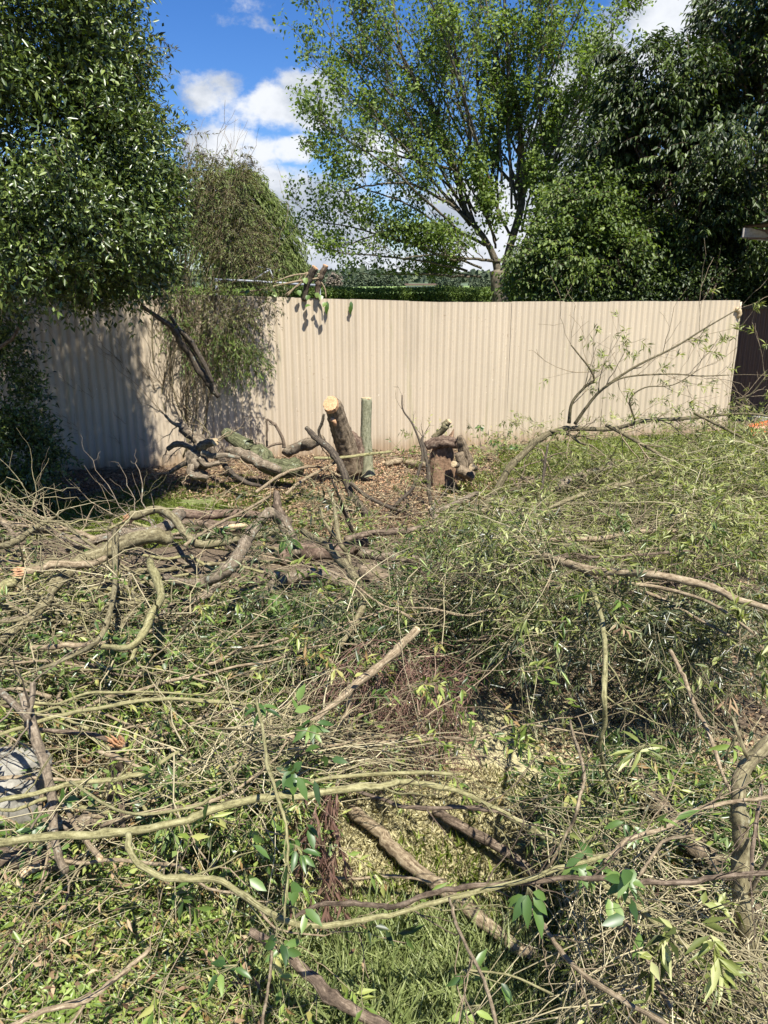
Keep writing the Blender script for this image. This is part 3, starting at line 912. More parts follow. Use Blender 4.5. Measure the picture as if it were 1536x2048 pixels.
# ---- broadleaf shrub sprigs lit at its lower edge are part of the crown; wispy twigs at upper right
mb = MB(); ml = MB()
pts = [aty(x, y, 6.9) for x, y in ((268, 60), (275, 110), (262, 170), (290, 215), (310, 240), (330, 285), (345, 270), (285, 140))]
P0 = np.array(pts); D0 = np.array([[.7, .1, .25]] * 8) + g.normal(0, .25, (8, 3))
sprays(mb, ml, P0, D0, .32, 26, .05, .014, .15, .0022, 0, g=g)
mb.build('twig', 'brown', shrub, base); ml.build('foliage', 'purple', shrub, base)['kind'] = 'stuff'

# ---- sparse plane tree beyond the fence
g = np.random.default_rng(5)
TY = 20.0
tb = aty(1008, 600, TY); base = (tb[0], TY, 0)
tree = empty('plane_tree', base, 'tall half bare plane tree with fresh green leaves behind the fence', 'tree')
limbs = [
 # (px, py, radius px, Y)
 [(1010, 700, 19, 20), (1008, 600, 18.5, 20), (1006, 560, 18, 20), (1003, 535, 17, 20)],
 [(1003, 585, 16, 20), (996, 540, 14, 20), (978, 490, 10, 20), (950, 450, 9, 20), (930, 405, 8, 20.1), (915, 345, 7.5, 20.2), (897, 275, 7, 20.2), (868, 215, 7, 20.3), (835, 165, 5, 20.3), (800, 90, 4, 20.3), (780, -40, 3, 20.3)],
 [(1006, 590, 15, 20), (1008, 530, 14, 20), (1020, 480, 13, 20.1), (1036, 420, 13, 20.2), (1037, 350, 12, 20.3), (1037, 290, 10, 20.4), (1030, 220, 8, 20.4), (1016, 150, 6, 20.4), (1012, 60, 5, 20.4), (1005, -80, 4, 20.4)],
 [(1010, 540, 12, 20), (1050, 500, 10, 19.7), (1085, 430, 9, 19.6), (1096, 370, 9, 19.6), (1104, 320, 8, 19.6), (1120, 265, 6, 19.6), (1160, 218, 4.5, 19.6), (1215, 190, 3, 19.6)],
 [(915, 345, 6, 20.2), (940, 280, 6, 19.8), (930, 200, 5, 19.6), (915, 110, 4, 19.5), (905, 0, 3, 19.4), (895, -100, 2, 19.4)],
 [(1036, 300, 6, 20.4), (1065, 220, 5.5, 20.6), (1090, 140, 5, 20.8), (1120, 60, 4, 20.8), (1150, -30, 3, 20.8)],
 [(1037, 380, 6, 20.2), (975, 300, 5.5, 20.8), (965, 220, 5, 21), (955, 130, 4, 21), (960, 20, 3, 21), (965, -80, 2, 21)],
 [(930, 430, 6, 20), (880, 400, 5, 19.5), (820, 375, 4, 19.2), (750, 370, 3, 19), (690, 385, 2, 18.9)],
 [(970, 490, 6, 20), (900, 460, 5, 20.4), (840, 455, 4, 20.6), (770, 470, 3, 20.8), (700, 495, 2, 20.8)],
 [(905, 290, 5, 20.2), (860, 270, 4, 20.6), (800, 230, 3.5, 20.8), (740, 190, 3, 20.8), (690, 130, 2, 20.8)],
 [(912, 340, 5, 20.2), (850, 320, 4, 19.8), (780, 300, 3, 19.6), (710, 290, 2, 19.5), (655, 300, 1.5, 19.5)],
 [(868, 215, 5, 20.3), (820, 150, 4, 20), (760, 100, 3, 19.8), (710, 40, 2.2, 19.7), (690, -40, 1.5, 19.7)],
 [(1100, 340, 5, 19.6), (1080, 260, 4, 19.2), (1075, 180, 3.5, 19), (1085, 90, 3, 19), (1100, 0, 2, 19)],
 [(1110, 290, 4, 19.6), (1150, 170, 3.5, 20), (1190, 100, 3, 20.2), (1230, 50, 2, 20.3), (1260, 30, 1.4, 20.4)],
 [(1005, 520, 6, 20), (940, 520, 4, 19.6), (870, 515, 3, 19.3), (800, 525, 2, 19.2)],
 [(1040, 500, 5, 20), (1090, 480, 4, 20), (1150, 470, 3, 20.2), (1190, 440, 2, 20.3)],
 [(1020, 470, 5, 20), (985, 400, 4, 20.4), (980, 330, 3, 20.6), (1000, 240, 2.5, 20.8)],
]
gx = np.random.default_rng(51)
for (ex, ey) in ((650, 60), (700, -30), (740, 120), (770, 10), (830, -60), (850, 120), (880, 60), (700, 200), (660, 170), (640, 250), (735, 260), (670, 350), (620, 430), (940, -80), (990, 30), (1050, -60), (1060, 80), (1110, -80), (1140, 90), (1180, -20), (1210, 60), (1240, 110), (1170, 170), (1200, 250), (1130, 240), (1080, 300), (1150, 330), (860, 300), (820, 200), (640, 500), (720, 540), (800, 480), (860, 540), (1100, 420), (980, 180), (950, 350)):
    f_ = gx.uniform(.25, .75); sx = 1008 + (ex - 1008) * .22 + gx.normal(0, 10); sy = 560 - (560 - ey) * .30
    Ya = 20 + gx.uniform(-.6, .6); Yb = 20 + gx.uniform(-2.2, 2.2)
    mx_, my_ = sx + (ex - sx) * .42, sy + (ey - sy) * .55
    limbs.append([(sx, sy, 4.2, 20), (mx_ + gx.normal(0, 8), my_, 3.2, (Ya + Yb) / 2), (sx + (ex - sx) * .75, sy + (ey - sy) * .82, 2.2, Yb * .7 + Ya * .3), (ex, ey, 1.2, Yb)])
def limb_poly(l, Mm):
    a = []
    for (x, y, r, Y) in l:
        p = aty(x, y, Y); a.append([*p, r * (.62 if r < 16 else .9) * depth_of(p) / F])
    return resamp(spline(np.array(a), 6), Mm)
mb = MB(); LP = []
for l in limbs:
    a = limb_poly(l, 22); a[:, :3] += np.cumsum(g.normal(0, .012, (22, 3)), 0) * (np.arange(22) > 0)[:, None]
    if l is limbs[0]:
        tr = MB(); tubes(tr, a[:, :3], a[:, 3], 16, rnoise=.07); tr.build('trunk', 'treebark', tree, base)
        mb_root = a
    else:
        tubes(mb, a[:, :3], a[:, 3], 8, rnoise=.05); LP.append(a)
LP = np.array(LP); P0 = LP[:, :, :3]; R0 = LP[:, :, 3]
P1, R1 = grow(P0, R0, 11, (.14, .30), (.3, .8), 7, g, up=.6, tmin=.2, rs=.42)
R1 = np.maximum(R1, .006)
tubes(mb, P1, R1, 5)
P2, R2 = grow(P1, R1, 5, (.35, .75), (.4, 1.0), 6, g, up=.25, tmin=.25, rs=.6); R2 = np.maximum(R2, .004)
tubes(mb, P2, R2, 3, cap=False)
P3, R3 = grow(P2, R2, 3, (.4, .8), (.4, 1.1), 4, g, up=.1, tmin=.3, rs=.7); R3 = np.maximum(R3 * .8, .003)
tubes(mb, P3, R3, 3, cap=False)
mb.build('branches', 'treebark', tree, base)
tips = P3[:, [2, 3]].reshape(-1, 3)
def to_px(p):
    q = p - CAM; d = q @ FWD
    return 768 + F * (q @ RGT) / d, 1024 - F * (q @ UPV) / d
tx, ty = to_px(tips)
dn = noise3(tips, .9, 9.1)
keep = (g.random(len(tips)) < np.clip(.70 + dn * .45, .3, 1.0)) & (tips[:, 2] > 1.6)
keep &= ~((tx > 1235) & (ty > 330))
tips = tips[keep]
mb = MB(); O = unit(tips - np.array([tb[0], TY, 5.5]))
cluster(mb, tips, O, 4, .11, .10, .07, g, 0, .35, .5, .5, .25, .35)
mb.build('crown', 'plane', tree, base)
print('plane leaves', mb.n // 4)

# ---- drooping dark tree, right
def bushy(name, label, mat, base, ells, ncl, m, spr, lL, lW, seed, holes=.3, hs=1.0, shell=.5, lod=0, droop=.6, bark='brown', trunk_r=.12, cat='tree', up=.5, vs=.45, group=None, zmin=None, nb=10, flat=1., outw=.6, tips=None):
    g = np.random.default_rng(seed)
    t = empty(name, base, label, cat, group)
    C, O = crown_points(ells, ncl, g, shell, holes, hs, zmin)
    mb = MB(); cluster(mb, C, O, m, spr, lL, lW, g, lod, droop, up, vs, .24, outw, flat)
    if tips:
        # arching shoots with their leaves hanging in rows
        Ct, Ot = crown_points(ells, tips[0], g, .82, holes * .8, hs, zmin)
        mt_ = MB(); st_ = Ct - Ot * .15; dd_ = Ot * [1, 1, .4] + rand_dirs(len(Ct), g) * .5 + [0, -.15, .25]
        P_ = sprays(mt_, None, st_, dd_, tips[1] * g.uniform(.6, 1.3, len(Ct)), 0, .1, .04, .22, .004, g=g)
        nl = tips[2]; tt_ = np.linspace(.12, 1, nl) * 3.999; i_ = tt_.astype(int); f_ = (tt_ - i_)[None, :, None]
        A_ = P_[:, i_]; B_ = P_[:, np.minimum(i_ + 1, 4)]; pos = (A_ + (B_ - A_) * f_).reshape(-1, 3); tg_ = unit(B_ - A_ + 1e-6).reshape(-1, 3)
        sg = np.tile(np.where(np.arange(nl) % 2, 1., -1.), len(Ct))[:, None]
        sv_ = unit(np.cross(tg_, [0, 0, 1.]) + 1e-6) * sg
        n_ = len(pos); Dl = unit(tg_ * .7 + sv_ * .75 + [0, 0, -.5] + g.normal(0, .22, (n_, 3)))
        leaves(mb, pos, Dl, unit(sv_ * .5 + [0, -.3, 1.] + g.normal(0, .25, (n_, 3))), tips[3] * g.uniform(.6, 1.2, n_), tips[4] * g.uniform(.7, 1.2, n_),
               np.clip(np.repeat(g.normal(.55, .2, len(Ct)), nl) + g.normal(0, .15, n_), 0, 1), 0, .35)
    mb.build('crown', mat, t, base)
    if tips: mt_.build('shoots', bark, t, base)
    mb = MB(); P0 = []
    w = np.array([e[6] for e in ells]); w = w / w.sum()
    for k in range(nb):
        e = ells[g.choice(len(ells), p=w)]
        tip = np.array(e[:3]) + rand_dirs(1, g)[0] * np.array(e[3:6]) * .7
        if zmin is not None: tip[2] = max(tip[2], zmin + .3)
        b0 = np.array(base, float) + [g.normal(0, trunk_r * .4), g.normal(0, trunk_r * .4), -.05]
        mid = b0 * .55 + tip * .45; mid[2] = b0[2] * .45 + tip[2] * .55
        P0.append(resamp(spline(np.array([b0, mid, tip])), 9))
    P0 = np.array(P0); R0 = np.broadcast_to(np.linspace(trunk_r, trunk_r * .25, 9), (nb, 9))
    tubes(mb, P0, R0, 8, rnoise=.1)
    P1, R1 = grow(P0, R0, 12, (.15, .4), (.4, 1.1), 5, g); tubes(mb, P1, R1, 4)
    mb.build('trunk', bark, t, base)
    return t
Y = 14.5
bushy('cherry_tree', 'large dark tree with drooping pointed leaves behind the right end of the fence', 'cherry', (7.0, 15.0, 0),
      [px_ell(1400, 300, Y, 160, 170, 2.0, 1.2), px_ell(1525, 230, Y + .3, 165, 165, 2.2, 1.0), px_ell(1375, 430, Y, 100, 100, 1.4, .8), px_ell(1330, 190, Y, 110, 95, 1.2, .7),
       px_ell(1510, 130, Y, 70, 100, 1.5, .7), px_ell(1490, 10, Y, 75, 90, 1.2, .5), px_ell(1215, 290, Y, 80, 40, 1.0, .2), px_ell(1285, 120, Y, 70, 38, .8, .2), px_ell(1200, 360, Y, 70, 30, .8, .12), px_ell(1265, 220, Y, 60, 40, .8, .2),
       px_ell(1450, 500, Y, 140, 75, 1.6, .9), px_ell(1700, 300, Y, 220, 320, 2.2, 1.0), px_ell(1310, 300, Y + .6, 70, 70, .9, .4)],
      2600, 12, .16, .11, .045, 31, .50, 1.1, .25, 1, 1.1, trunk_r=.16, up=.5, flat=.6, nb=14, outw=.8, tips=(3600, .42, 11, .12, .045))
bushy('leafy_tree', 'yellowish green bushy tree between the plane tree and the dark tree', 'mid', (4.2, 14.1, 0),
      [px_ell(1175, 500, 13.9, 105, 70, 1.1, 1.0), px_ell(1115, 520, 14.1, 75, 60, 1.0, .7), px_ell(1240, 430, 14.3, 75, 60, .9, .6), px_ell(1265, 370, 14.3, 40, 40, .6, .15), px_ell(1300, 500, 14.4, 80, 60, .9, .5), px_ell(1080, 560, 14.2, 50, 45, .7, .3), px_ell(1170, 400, 14.1, 60, 40, .8, .25)],
      1700, 13, .15, .08, .05, 32, .52, 1.3, .35, 0, .5, trunk_r=.10, tips=(1500, .5, 9, .08, .05))
bushy('dark_shrub', 'dark glinting shrub just behind the fence below the right-hand trees', 'cherry', (5.0, 13.6, 0),
      [px_ell(1150, 600, 13.5, 90, 30, .5, .5), px_ell(1260, 575, 13.8, 120, 55, .7, 1.0), px_ell(1400, 560, 13.8, 130, 65, .7, 1.1), px_ell(1530, 560, 14.0, 110, 70, .7, .8), (5.6, 13.9, 1.0, 3.6, .5, .9, .6)],
      2300, 14, .10, .075, .035, 33, .1, .8, .3, 0, .2, trunk_r=.05, cat='shrub', vs=.5)

# ---- willow beyond the fence on the left
g = np.random.default_rng(8)
WY = 28.0; base = tuple(aty(470, 600, WY)[:2]) + (0,)
wil = empty('willow_tree', base, 'rounded pale green willow beyond the fence at left', 'tree')
E = [px_ell(470, 420, WY, 72, 72, 2.0, 1), px_ell(512, 465, WY, 66, 74, 1.8, 1), px_ell(538, 525, WY, 50, 46, 1.5, .8), px_ell(420, 400, WY, 80, 70, 2.0, .7), px_ell(430, 520, WY, 90, 80, 2, .9), px_ell(480, 390, WY, 42, 42, 1.2, .5)]
C, O = crown_points(E, 3800, g, .6, .28, .8)
mt, ml = MB(), MB()
sprays(mt, ml, C, O * .8 + np.array([0, 0, .3]), .75, 12, .17, .045, 1.1, .006, 0, g=g, spread=.4)
ml.build('crown', 'willow', wil, base)
mb = MB()
for k in range(8):
    a = g.uniform(0, 6.3); b0 = np.array(base)
    tip = np.array(aty(475, 450, WY)) + [math.cos(a) * 1.0, math.sin(a) * 1.0, g.uniform(-.5, .9)]
    P = resamp(spline(np.array([b0 + [0, 0, -.05], b0 + [math.cos(a) * .2, math.sin(a) * .2, 1.6], tip])), 10)
    tubes(mb, P, np.linspace(.22, .04, 10), 7)
mb.build('trunk', 'treebark', wil, base); mt.build('twig', 'treebark', wil, base)

# ---- twiggy creeper shrub against the fence
g = np.random.default_rng(9)
base = tuple(at(375, 926)[:2]) + (0,)
tw = empty('twiggy_shrub', base, 'thin tan-stemmed shrub with withered purplish leaves against the fence', 'shrub')
sy = base[1] - .25
stems = [[(375, 925), (372, 760), (368, 600), (372, 500), (395, 400), (430, 335)], [(352, 925), (343, 780), (345, 640), (343, 520), (360, 430), (365, 350)],
         [(390, 925), (412, 800), (400, 640), (420, 520), (450, 430), (460, 340)], [(345, 925), (320, 820), (335, 700), (352, 600), (382, 520), (420, 460)],
         [(362, 925), (395, 820), (380, 720), (372, 640), (372, 560), (400, 450), (415, 380)], [(340, 925), (338, 840), (310, 740), (305, 640), (330, 560), (345, 480), (340, 390)],
         [(400, 925), (372, 850), (345, 780), (352, 690), (420, 610), (480, 560), (540, 520)], [(380, 925), (420, 870), (372, 810), (390, 720), (440, 650), (490, 630)],
         [(360, 925), (330, 870), (290, 800), (260, 740), (210, 690)], [(350, 925), (300, 880), (240, 830), (180, 790), (140, 770)], [(345, 925), (290, 905), (210, 880), (150, 860), (110, 850)]]
mb = MB(); P0 = []
for i_, s_ in enumerate(stems):
    yy = np.linspace(base[1] - .05, sy - .25 + .4 * g.random(), len(s_))
    P = resamp(spline(np.array([aty(x, y, Y_) for (x, y), Y_ in zip(s_, yy)])), 16)
    P += np.cumsum(g.normal(0, .006, P.shape), 0); P0.append(P)
P0 = np.array(P0); r_ = np.array([.020, .015, .014, .012, .012, .010, .010, .010, .007, .006, .006])
R0 = r_[:, None] * np.linspace(1, .3, 16)[None]
tubes(mb, P0, R0, 7, rnoise=.08)
mb.build('stem', 'olive', tw, base)
mb = MB()
P1, R1 = grow(P0, R0, 20, (.12, .30), (.3, .9), 7, g, up=.4, tmin=.15, rs=.6); R1 = np.maximum(R1, .0022)
P2, R2 = grow(P1, R1, 4, (.3, .7), (.3, .9), 5, g, up=.2, rs=.7); R2 = np.maximum(R2, .0014)
tubes(mb, P1, R1, 4, cap=False); tubes(mb, P2, R2, 3, cap=False)
mb.build('twig', 'tan', tw, base)
E = [px_ell(470, 480, sy, 60, 80, .35, 1), px_ell(420, 400, sy, 70, 80, .35, 1), px_ell(480, 560, sy, 62, 60, .35, 1.0), px_ell(440, 620, sy, 70, 60, .3, 1), px_ell(465, 345, sy, 28, 45, .2, .5),
     px_ell(370, 430, sy, 45, 110, .3, .6), px_ell(380, 350, sy, 50, 50, .3, .5)]
C, O = crown_points(E, 1000, g, .1, .38, 3.0)
ml = MB(); mt = MB()
sprays(mt, ml, C, O * .7 + np.array([.2, 0, .3]), .26, 13, .05, .0125, .7, .0016, 0, g=g, spread=.7)
ml.build('withered_foliage', 'purple', tw, base)
E = [px_ell(440, 680, sy - .05, 75, 50, .25, 1), px_ell(480, 670, sy - .05, 45, 50, .2, .8), px_ell(400, 730, sy, 30, 40, .2, .15), px_ell(500, 710, sy, 14, 40, .15, .25), px_ell(360, 620, sy, 30, 90, .2, .5), px_ell(300, 480, sy, 40, 120, .3, .4)]
C, O = crown_points(E, 340, g, .1, .35, 3.0)
ml = MB()
sprays(mt, ml, C, O * .6 + np.array([.3, 0, -.1]), .22, 13, .055, .013, .9, .0016, 0, g=g, spread=.6, vshift=.0)
ml.build('foliage', 'mid', tw, base); mt.build('fine_twig', 'tan', tw, base)

# ---- clipped hedge beyond the fence
g = np.random.default_rng(10)
hA = aty(330, 572, 21); hB = aty(1120, 588, 27); hA[2] = hB[2] = 0
hedge = empty('hedge', tuple((hA + hB) / 2), 'long clipped green hedge beyond the fence', 'hedge')
N = 26000; s = g.random(N)[:, None]
P = hA * (1 - s) + hB * s
htop = (aty(620, 572, 23)[2]) * (1 - s[:, 0]) + (aty(1000, 589, 26)[2]) * s[:, 0]
htop = aty(768, 580, 24)[2] - .03 * s[:, 0] + noise3(P, .8) * .06
face = g.random(N) < .6
z = np.where(face, g.uniform(.9, 1, N) * htop - g.exponential(.25, N) * (g.random(N) < .7), htop + g.normal(0, .03, N))
P[:, 1] += np.where(face, g.normal(-.45, .06, N), g.uniform(-.45, .45, N)); P[:, 2] = z
ml = MB(); leaves(ml, P, rand_dirs(N, g) + [0, -.3, .8], unit(rand_dirs(N, g) + [0, -.6, .9]), .085, .035, np.clip(g.normal(.5, .25, N), 0, 1), 0)
ml.build('foliage', 'hedge', hedge, tuple((hA + hB) / 2))
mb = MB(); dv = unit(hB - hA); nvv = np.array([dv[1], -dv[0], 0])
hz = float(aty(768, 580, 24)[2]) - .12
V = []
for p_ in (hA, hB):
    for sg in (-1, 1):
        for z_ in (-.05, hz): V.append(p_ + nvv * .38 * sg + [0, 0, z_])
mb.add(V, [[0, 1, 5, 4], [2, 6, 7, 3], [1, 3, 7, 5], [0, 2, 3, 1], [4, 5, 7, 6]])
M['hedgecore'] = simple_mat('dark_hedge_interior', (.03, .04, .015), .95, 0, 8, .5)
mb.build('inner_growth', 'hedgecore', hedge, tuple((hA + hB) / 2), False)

# ---- far trees
def fartree(name, label, px, ptop, pbase, Y, wpx, seed, n=260, mat='far', conic=0):
    s = Y / F * 1.0; c = aty(px, (ptop + pbase) / 2, Y); h = (pbase - ptop) / 2
    e = [px_ell(px, (ptop + pbase) / 2, Y, wpx, h, wpx * s, 1), px_ell(px + wpx * .4, (ptop + pbase) / 2 + h * .3, Y, wpx * .6, h * .7, wpx * s * .6, .5), px_ell(px - wpx * .4, (ptop + pbase) / 2 + h * .2, Y, wpx * .6, h * .75, wpx * s * .6, .5)]
    bushy(name, label, mat, (c[0], Y, c[2] - h * s - 1.5), e, n, 10, 1.6 * s, 4.2 * s, 3.2 * s, seed, .12, .25, .3, 0, .3, 'treebark', 1.1 * s, nb=5, group='trees on the far ridge')
far = [('dark rounded far tree, first beyond the willow', 598, 545, 585, 210, 16), ('bare brownish far tree right of the cut branch stubs', 668, 547, 583, 220, 15),
       ('low dark far tree left of the bare brownish one', 635, 552, 585, 230, 18), ('blue-green far tree right of the bare brownish one', 700, 557, 584, 240, 14),
       ('tallest dark far pine in the middle of the ridge', 722, 546, 583, 250, 16), ('dark far pine beside the tallest pine', 752, 548, 584, 250, 18),
       ('dark far pine at the right of the ridge clump', 782, 552, 583, 255, 15), ('small far tree at the end of the ridge clump', 806, 558, 582, 260, 10),
       ('far tree on the paddock left of the plane trunk', 900, 553, 588, 200, 26), ('low far tree against the plane trunk', 955, 556, 590, 200, 24),
       ('dark small far tree above the barn', 868, 560, 574, 300, 8), ('wide dark tree seen right of the plane trunk', 1075, 550, 592, 150, 26)]
for k, (lab, px, a_, b_, Y_, w_) in enumerate(far):
    if 'brownish' in lab:
        M['farbare'] = leaf_mat('distant_brown_twigs', [(.09, .07, .055), (.15, .12, .09), (.2, .17, .13)], .8, 0)
    fartree('distant_tree', lab, px, a_, b_, Y_, w_, 100 + k, mat='farbare' if lab.startswith('bare') else 'far')
g = np.random.default_rng(77)
N = 16000; X = g.uniform(-500, 500, N); Yv = g.uniform(520, 640, N)
h_ = 5 + 7 * np.clip(np.array([mnoise.noise(Vector((x * .03, 0, 1))) for x in X]) + .4, 0, 1.4)
P = np.stack([X, Yv, 4 + g.random(N) * h_], 1)
ml = MB(); leaves(ml, P, rand_dirs(N, g), unit(rand_dirs(N, g) + [0, -1, .6]), 4.5, 4.0, g.random(N), 0)
tag(ml.build('treeline', 'far', None, (0, 560, 0)), 'dark wood along the far ridge', kind='stuff')
# ------------------------------------------------------------------ felled limbs, traced one by one
def zs(n, z):
    z = np.atleast_1d(np.array(z, float))
    return np.interp(np.linspace(0, 1, n), np.linspace(0, 1, len(z)), z)

def trace(pts, z=None, Y=None):
    """(px,py,radius px) -> world rows x,y,z,r"""
    n = len(pts)
    if Y is not None:
        h = zs(n, Y); P = [aty(p[0], p[1], h[i]) for i, p in enumerate(pts)]
    else:
        h = zs(n, z); P = [at(p[0], p[1], h[i]) for i, p in enumerate(pts)]
    return np.array([[*q, p[2] * depth_of(q) / F] for q, p in zip(P, pts)])

def cut_face(P, R, end, parent, mat='palewood', name='cut_end', tilt=0):
    """sawn face, 3 mm proud of the end of a tube"""
    i, j = (0, 1) if end == 0 else (-1, -2)
    d = unit((P[i] - P[j])[None])[0]
    r = R[i]
    mb = MB(); k = 20
    ref = np.array([0, 0, 1.0]) if abs(d[2]) < .9 else np.array([1.0, 0, 0])
    u = unit(np.cross(d, ref)[None])[0]; v = np.cross(d, u)
    g = np.random.default_rng(int(abs(P[i][0]) * 997) % 9999)
    w = 1 + g.normal(0, .06, k); w = (w + np.roll(w, 1)) / 2
    a = np.arange(k) / k * 6.2832
    V = [P[i] + d * .004]
    for rr, o in ((.45, .004 + .05 * r), (.97, .003), (1.0, -.01)):
        for q in range(k):
            V.append(P[i] + d * o + (u * math.cos(a[q]) + v * math.sin(a[q])) * r * rr * (w[q] if rr > .9 else 1))
    t = [[0, 1 + (q + 1) % k, 1 + q] for q in range(k)]; Q = []
    for b0 in (1, 1 + k):
        Q += [[b0 + q, b0 + (q + 1) % k, b0 + k + (q + 1) % k, b0 + k + q] for q in range(k)]
    mb.add(np.array(V), Q, t)
    return mb.build(name, mat, parent, tuple(P[i]), False)

def torn_face(P, R, end, parent, seed=1, L=3.0, mat='torn', n=26):
    i, j = (0, 1) if end == 0 else (-1, -2)
    d = unit((P[i] - P[j])[None])[0]; r = R[i]
    g = np.random.default_rng(seed); mb = MB()
    ref = np.array([0, 0, 1.0]) if abs(d[2]) < .9 else np.array([1.0, 0, 0])
    u = unit(np.cross(d, ref)[None])[0]; v = np.cross(d, u)
    a = g.uniform(0, 6.28, n); rr = np.sqrt(g.random(n)) * r * .85
    b0 = P[i] + (u[None] * np.cos(a)[:, None] + v[None] * np.sin(a)[:, None]) * rr[:, None] - d * r * .3
    ln = g.uniform(.6, 1, n)[:, None] * L * r
    tip = b0 + d * ln + (b0 - P[i]) * .5 + g.normal(0, .2 * r, (n, 3))
    Pp = np.stack([b0, b0 * .5 + tip * .5, tip], 1)
    tubes(mb, Pp, np.array([[.26, .2, .03]]) * r * g.uniform(.6, 1.3, (n, 1)), 5, cap=False)
    return mb.build('torn_wood', mat, parent, tuple(P[i]), False)

def limb(name, label, cat, mat, pts, z=None, Y=None, per=6, k=10, knob=.07, cut=None, torn=None, kids=(), twigs=0, leaf=None, nleaf=0, leafn=10, leafL=.06, leafW=.014,
         tlen=(.12, .3), seed=None, group='felled branches in the yard', jag=.004, tup=.2, lod=0, cutmat='palewood', spread=.8, tmat=None, rmin=.0014):
    seed = seed if seed is not None else (len(label) * 31 + int(pts[0][0]) * 7 + int(pts[0][1])) % 99991
    g = np.random.default_rng(seed)
    A = spline(trace(pts, z, Y), per)
    dj = np.cumsum(g.normal(0, 1, (len(A), 3)), 0); dj -= np.linspace(0, 1, len(A))[:, None] * dj[-1]
    A[:, :3] += dj * jag * .25
    A[:, 3] *= 1 + g.normal(0, .035, len(A))
    # nodes: swollen joints where the line kinks
    nk = max(1, len(A) // 5)
    for q in g.choice(np.arange(1, len(A) - 1), min(nk, len(A) - 2), replace=False):
        A[q, 3] *= g.uniform(1.08, 1.28); A[q:, :3] += g.normal(0, .25, 3) * A[q, 3]
    org = A[0, :3].copy()
    mb = MB(); tubes(mb, A[:, :3], A[:, 3], k, rnoise=knob * .5, seed=seed)
    o = mb.build(name, mat, None, tuple(org)); o['_org'] = [float(x) for x in org]
    tag(o, label, cat, group)
    if cut is not None:
        for e in np.atleast_1d(cut): cut_face(A[:, :3], A[:, 3], int(e), o, cutmat)
    if torn is not None: torn_face(A[:, :3], A[:, 3], torn, o, seed)
    lines = [A]
    for kd in kids:     # side limbs: (pts, z or None, Y or None)
        B = spline(trace(kd[0], kd[1] if len(kd) > 1 else z, kd[2] if len(kd) > 2 else (Y if len(kd) < 2 else None)), per)
        m2 = MB(); tubes(m2, B[:, :3], B[:, 3], max(6, k - 2), rnoise=knob * .5, seed=seed + 1)
        m2.build('side_branch', mat, o, tuple(B[0, :3])); lines.append(B)
    if twigs or leaf:
        ml = MB()
        for B in lines:
            C = resamp(B, 14)
            nn = max(1, int(round(twigs / len(lines))))
            P1, R1 = grow(C[None, :, :3], C[None, :, 3], nn, (tlen[0], tlen[1]), (.4, 1.1), 6, g, up=tup, tmin=.1, rs=.4, lens=1.0)
            R1 = np.clip(R1, rmin, .006)
            P2, R2 = grow(P1, R1, 3, (.3, .7), (.4, 1.0), 4, g, up=tup * .5, rs=.7); R2 = np.maximum(R2, rmin * .75)
            for q in range(nn):
                mt = MB(); tubes(mt, P1[q:q + 1], R1[q:q + 1], 4, cap=False); tubes(mt, P2[3 * q:3 * q + 3], R2[3 * q:3 * q + 3], 3, cap=False)
                mt.build('twig', tmat or mat, o, tuple(P1[q, 0]))
            if leaf and nleaf:
                ii = g.integers(0, len(P2), nleaf); st = P2[ii, 2]; dd = unit(P2[ii, 3] - P2[ii, 1])
                sprays(None, ml, st, dd, g.uniform(.08, .2, nleaf), leafn, leafL, leafW, .5, .0012, lod, g=g, spread=spread)
        if ml.n: ml.build('foliage', leaf, o, tuple(org))
    return o, A

FB = 'fallen_branch'; CB = 'branch'
# left pile -----------------------------------------------------------
limb(FB, 'pale lichen-spotted limb bent like an elbow, centre of the left pile', CB, 'grey', [(537, 1024, 10), (510, 1055, 11), (480, 1100, 12), (450, 1142, 14), (415, 1164, 12), (380, 1173, 11), (340, 1170, 9), (318, 1160, 8)], (.85, .55, .4), cut=None, knob=.14, k=12,
     kids=[([(537, 1024, 11), (560, 1040, 12), (578, 1070, 12), (592, 1110, 11)], (.85, .6))])
limb(FB, 'olive limb with torn orange end arching over the top of the left pile', CB, 'olive', [(262, 1032, 8), (285, 1025, 8), (318, 1016, 8), (348, 1032, 8), (374, 1068, 8), (408, 1089, 8), (450, 1088, 7), (500, 1077, 7), (560, 1063, 6)], (.62, .66, .5, .45), torn=0, twigs=4)
limb(FB, 'thick knotted grey limb running left along the top of the pile', CB, 'grey', [(358, 1026, 13), (335, 1050, 13), (300, 1063, 13), (252, 1060, 12), (215, 1067, 9), (150, 1074, 8), (75, 1055, 7), (0, 1072, 6), (-80, 1085, 5)], (.5, .55, .5, .4), cut=0, knob=.16, k=12, twigs=10)
limb(FB, 'long thick olive limb falling from the pile top to the left edge', CB, 'olive', [(340, 1075, 14), (270, 1088, 15), (210, 1112, 14), (160, 1135, 12), (125, 1175, 11), (85, 1228, 9), (30, 1275, 8), (-40, 1320, 7)], (.5, .55, .45, .35), knob=.1, k=12, twigs=8,
     kids=[([(225, 1095, 9), (175, 1128, 8), (105, 1126, 8), (50, 1143, 8)], (.5, .55))])
limb(FB, 'slender limb dropping straight down from the thick knotted one, then curling left', CB, 'olive', [(230, 1062, 7), (234, 1130, 5.5), (230, 1195, 5), (207, 1268, 5), (165, 1302, 4), (65, 1342, 3)], (.6, .7, .5), twigs=6)
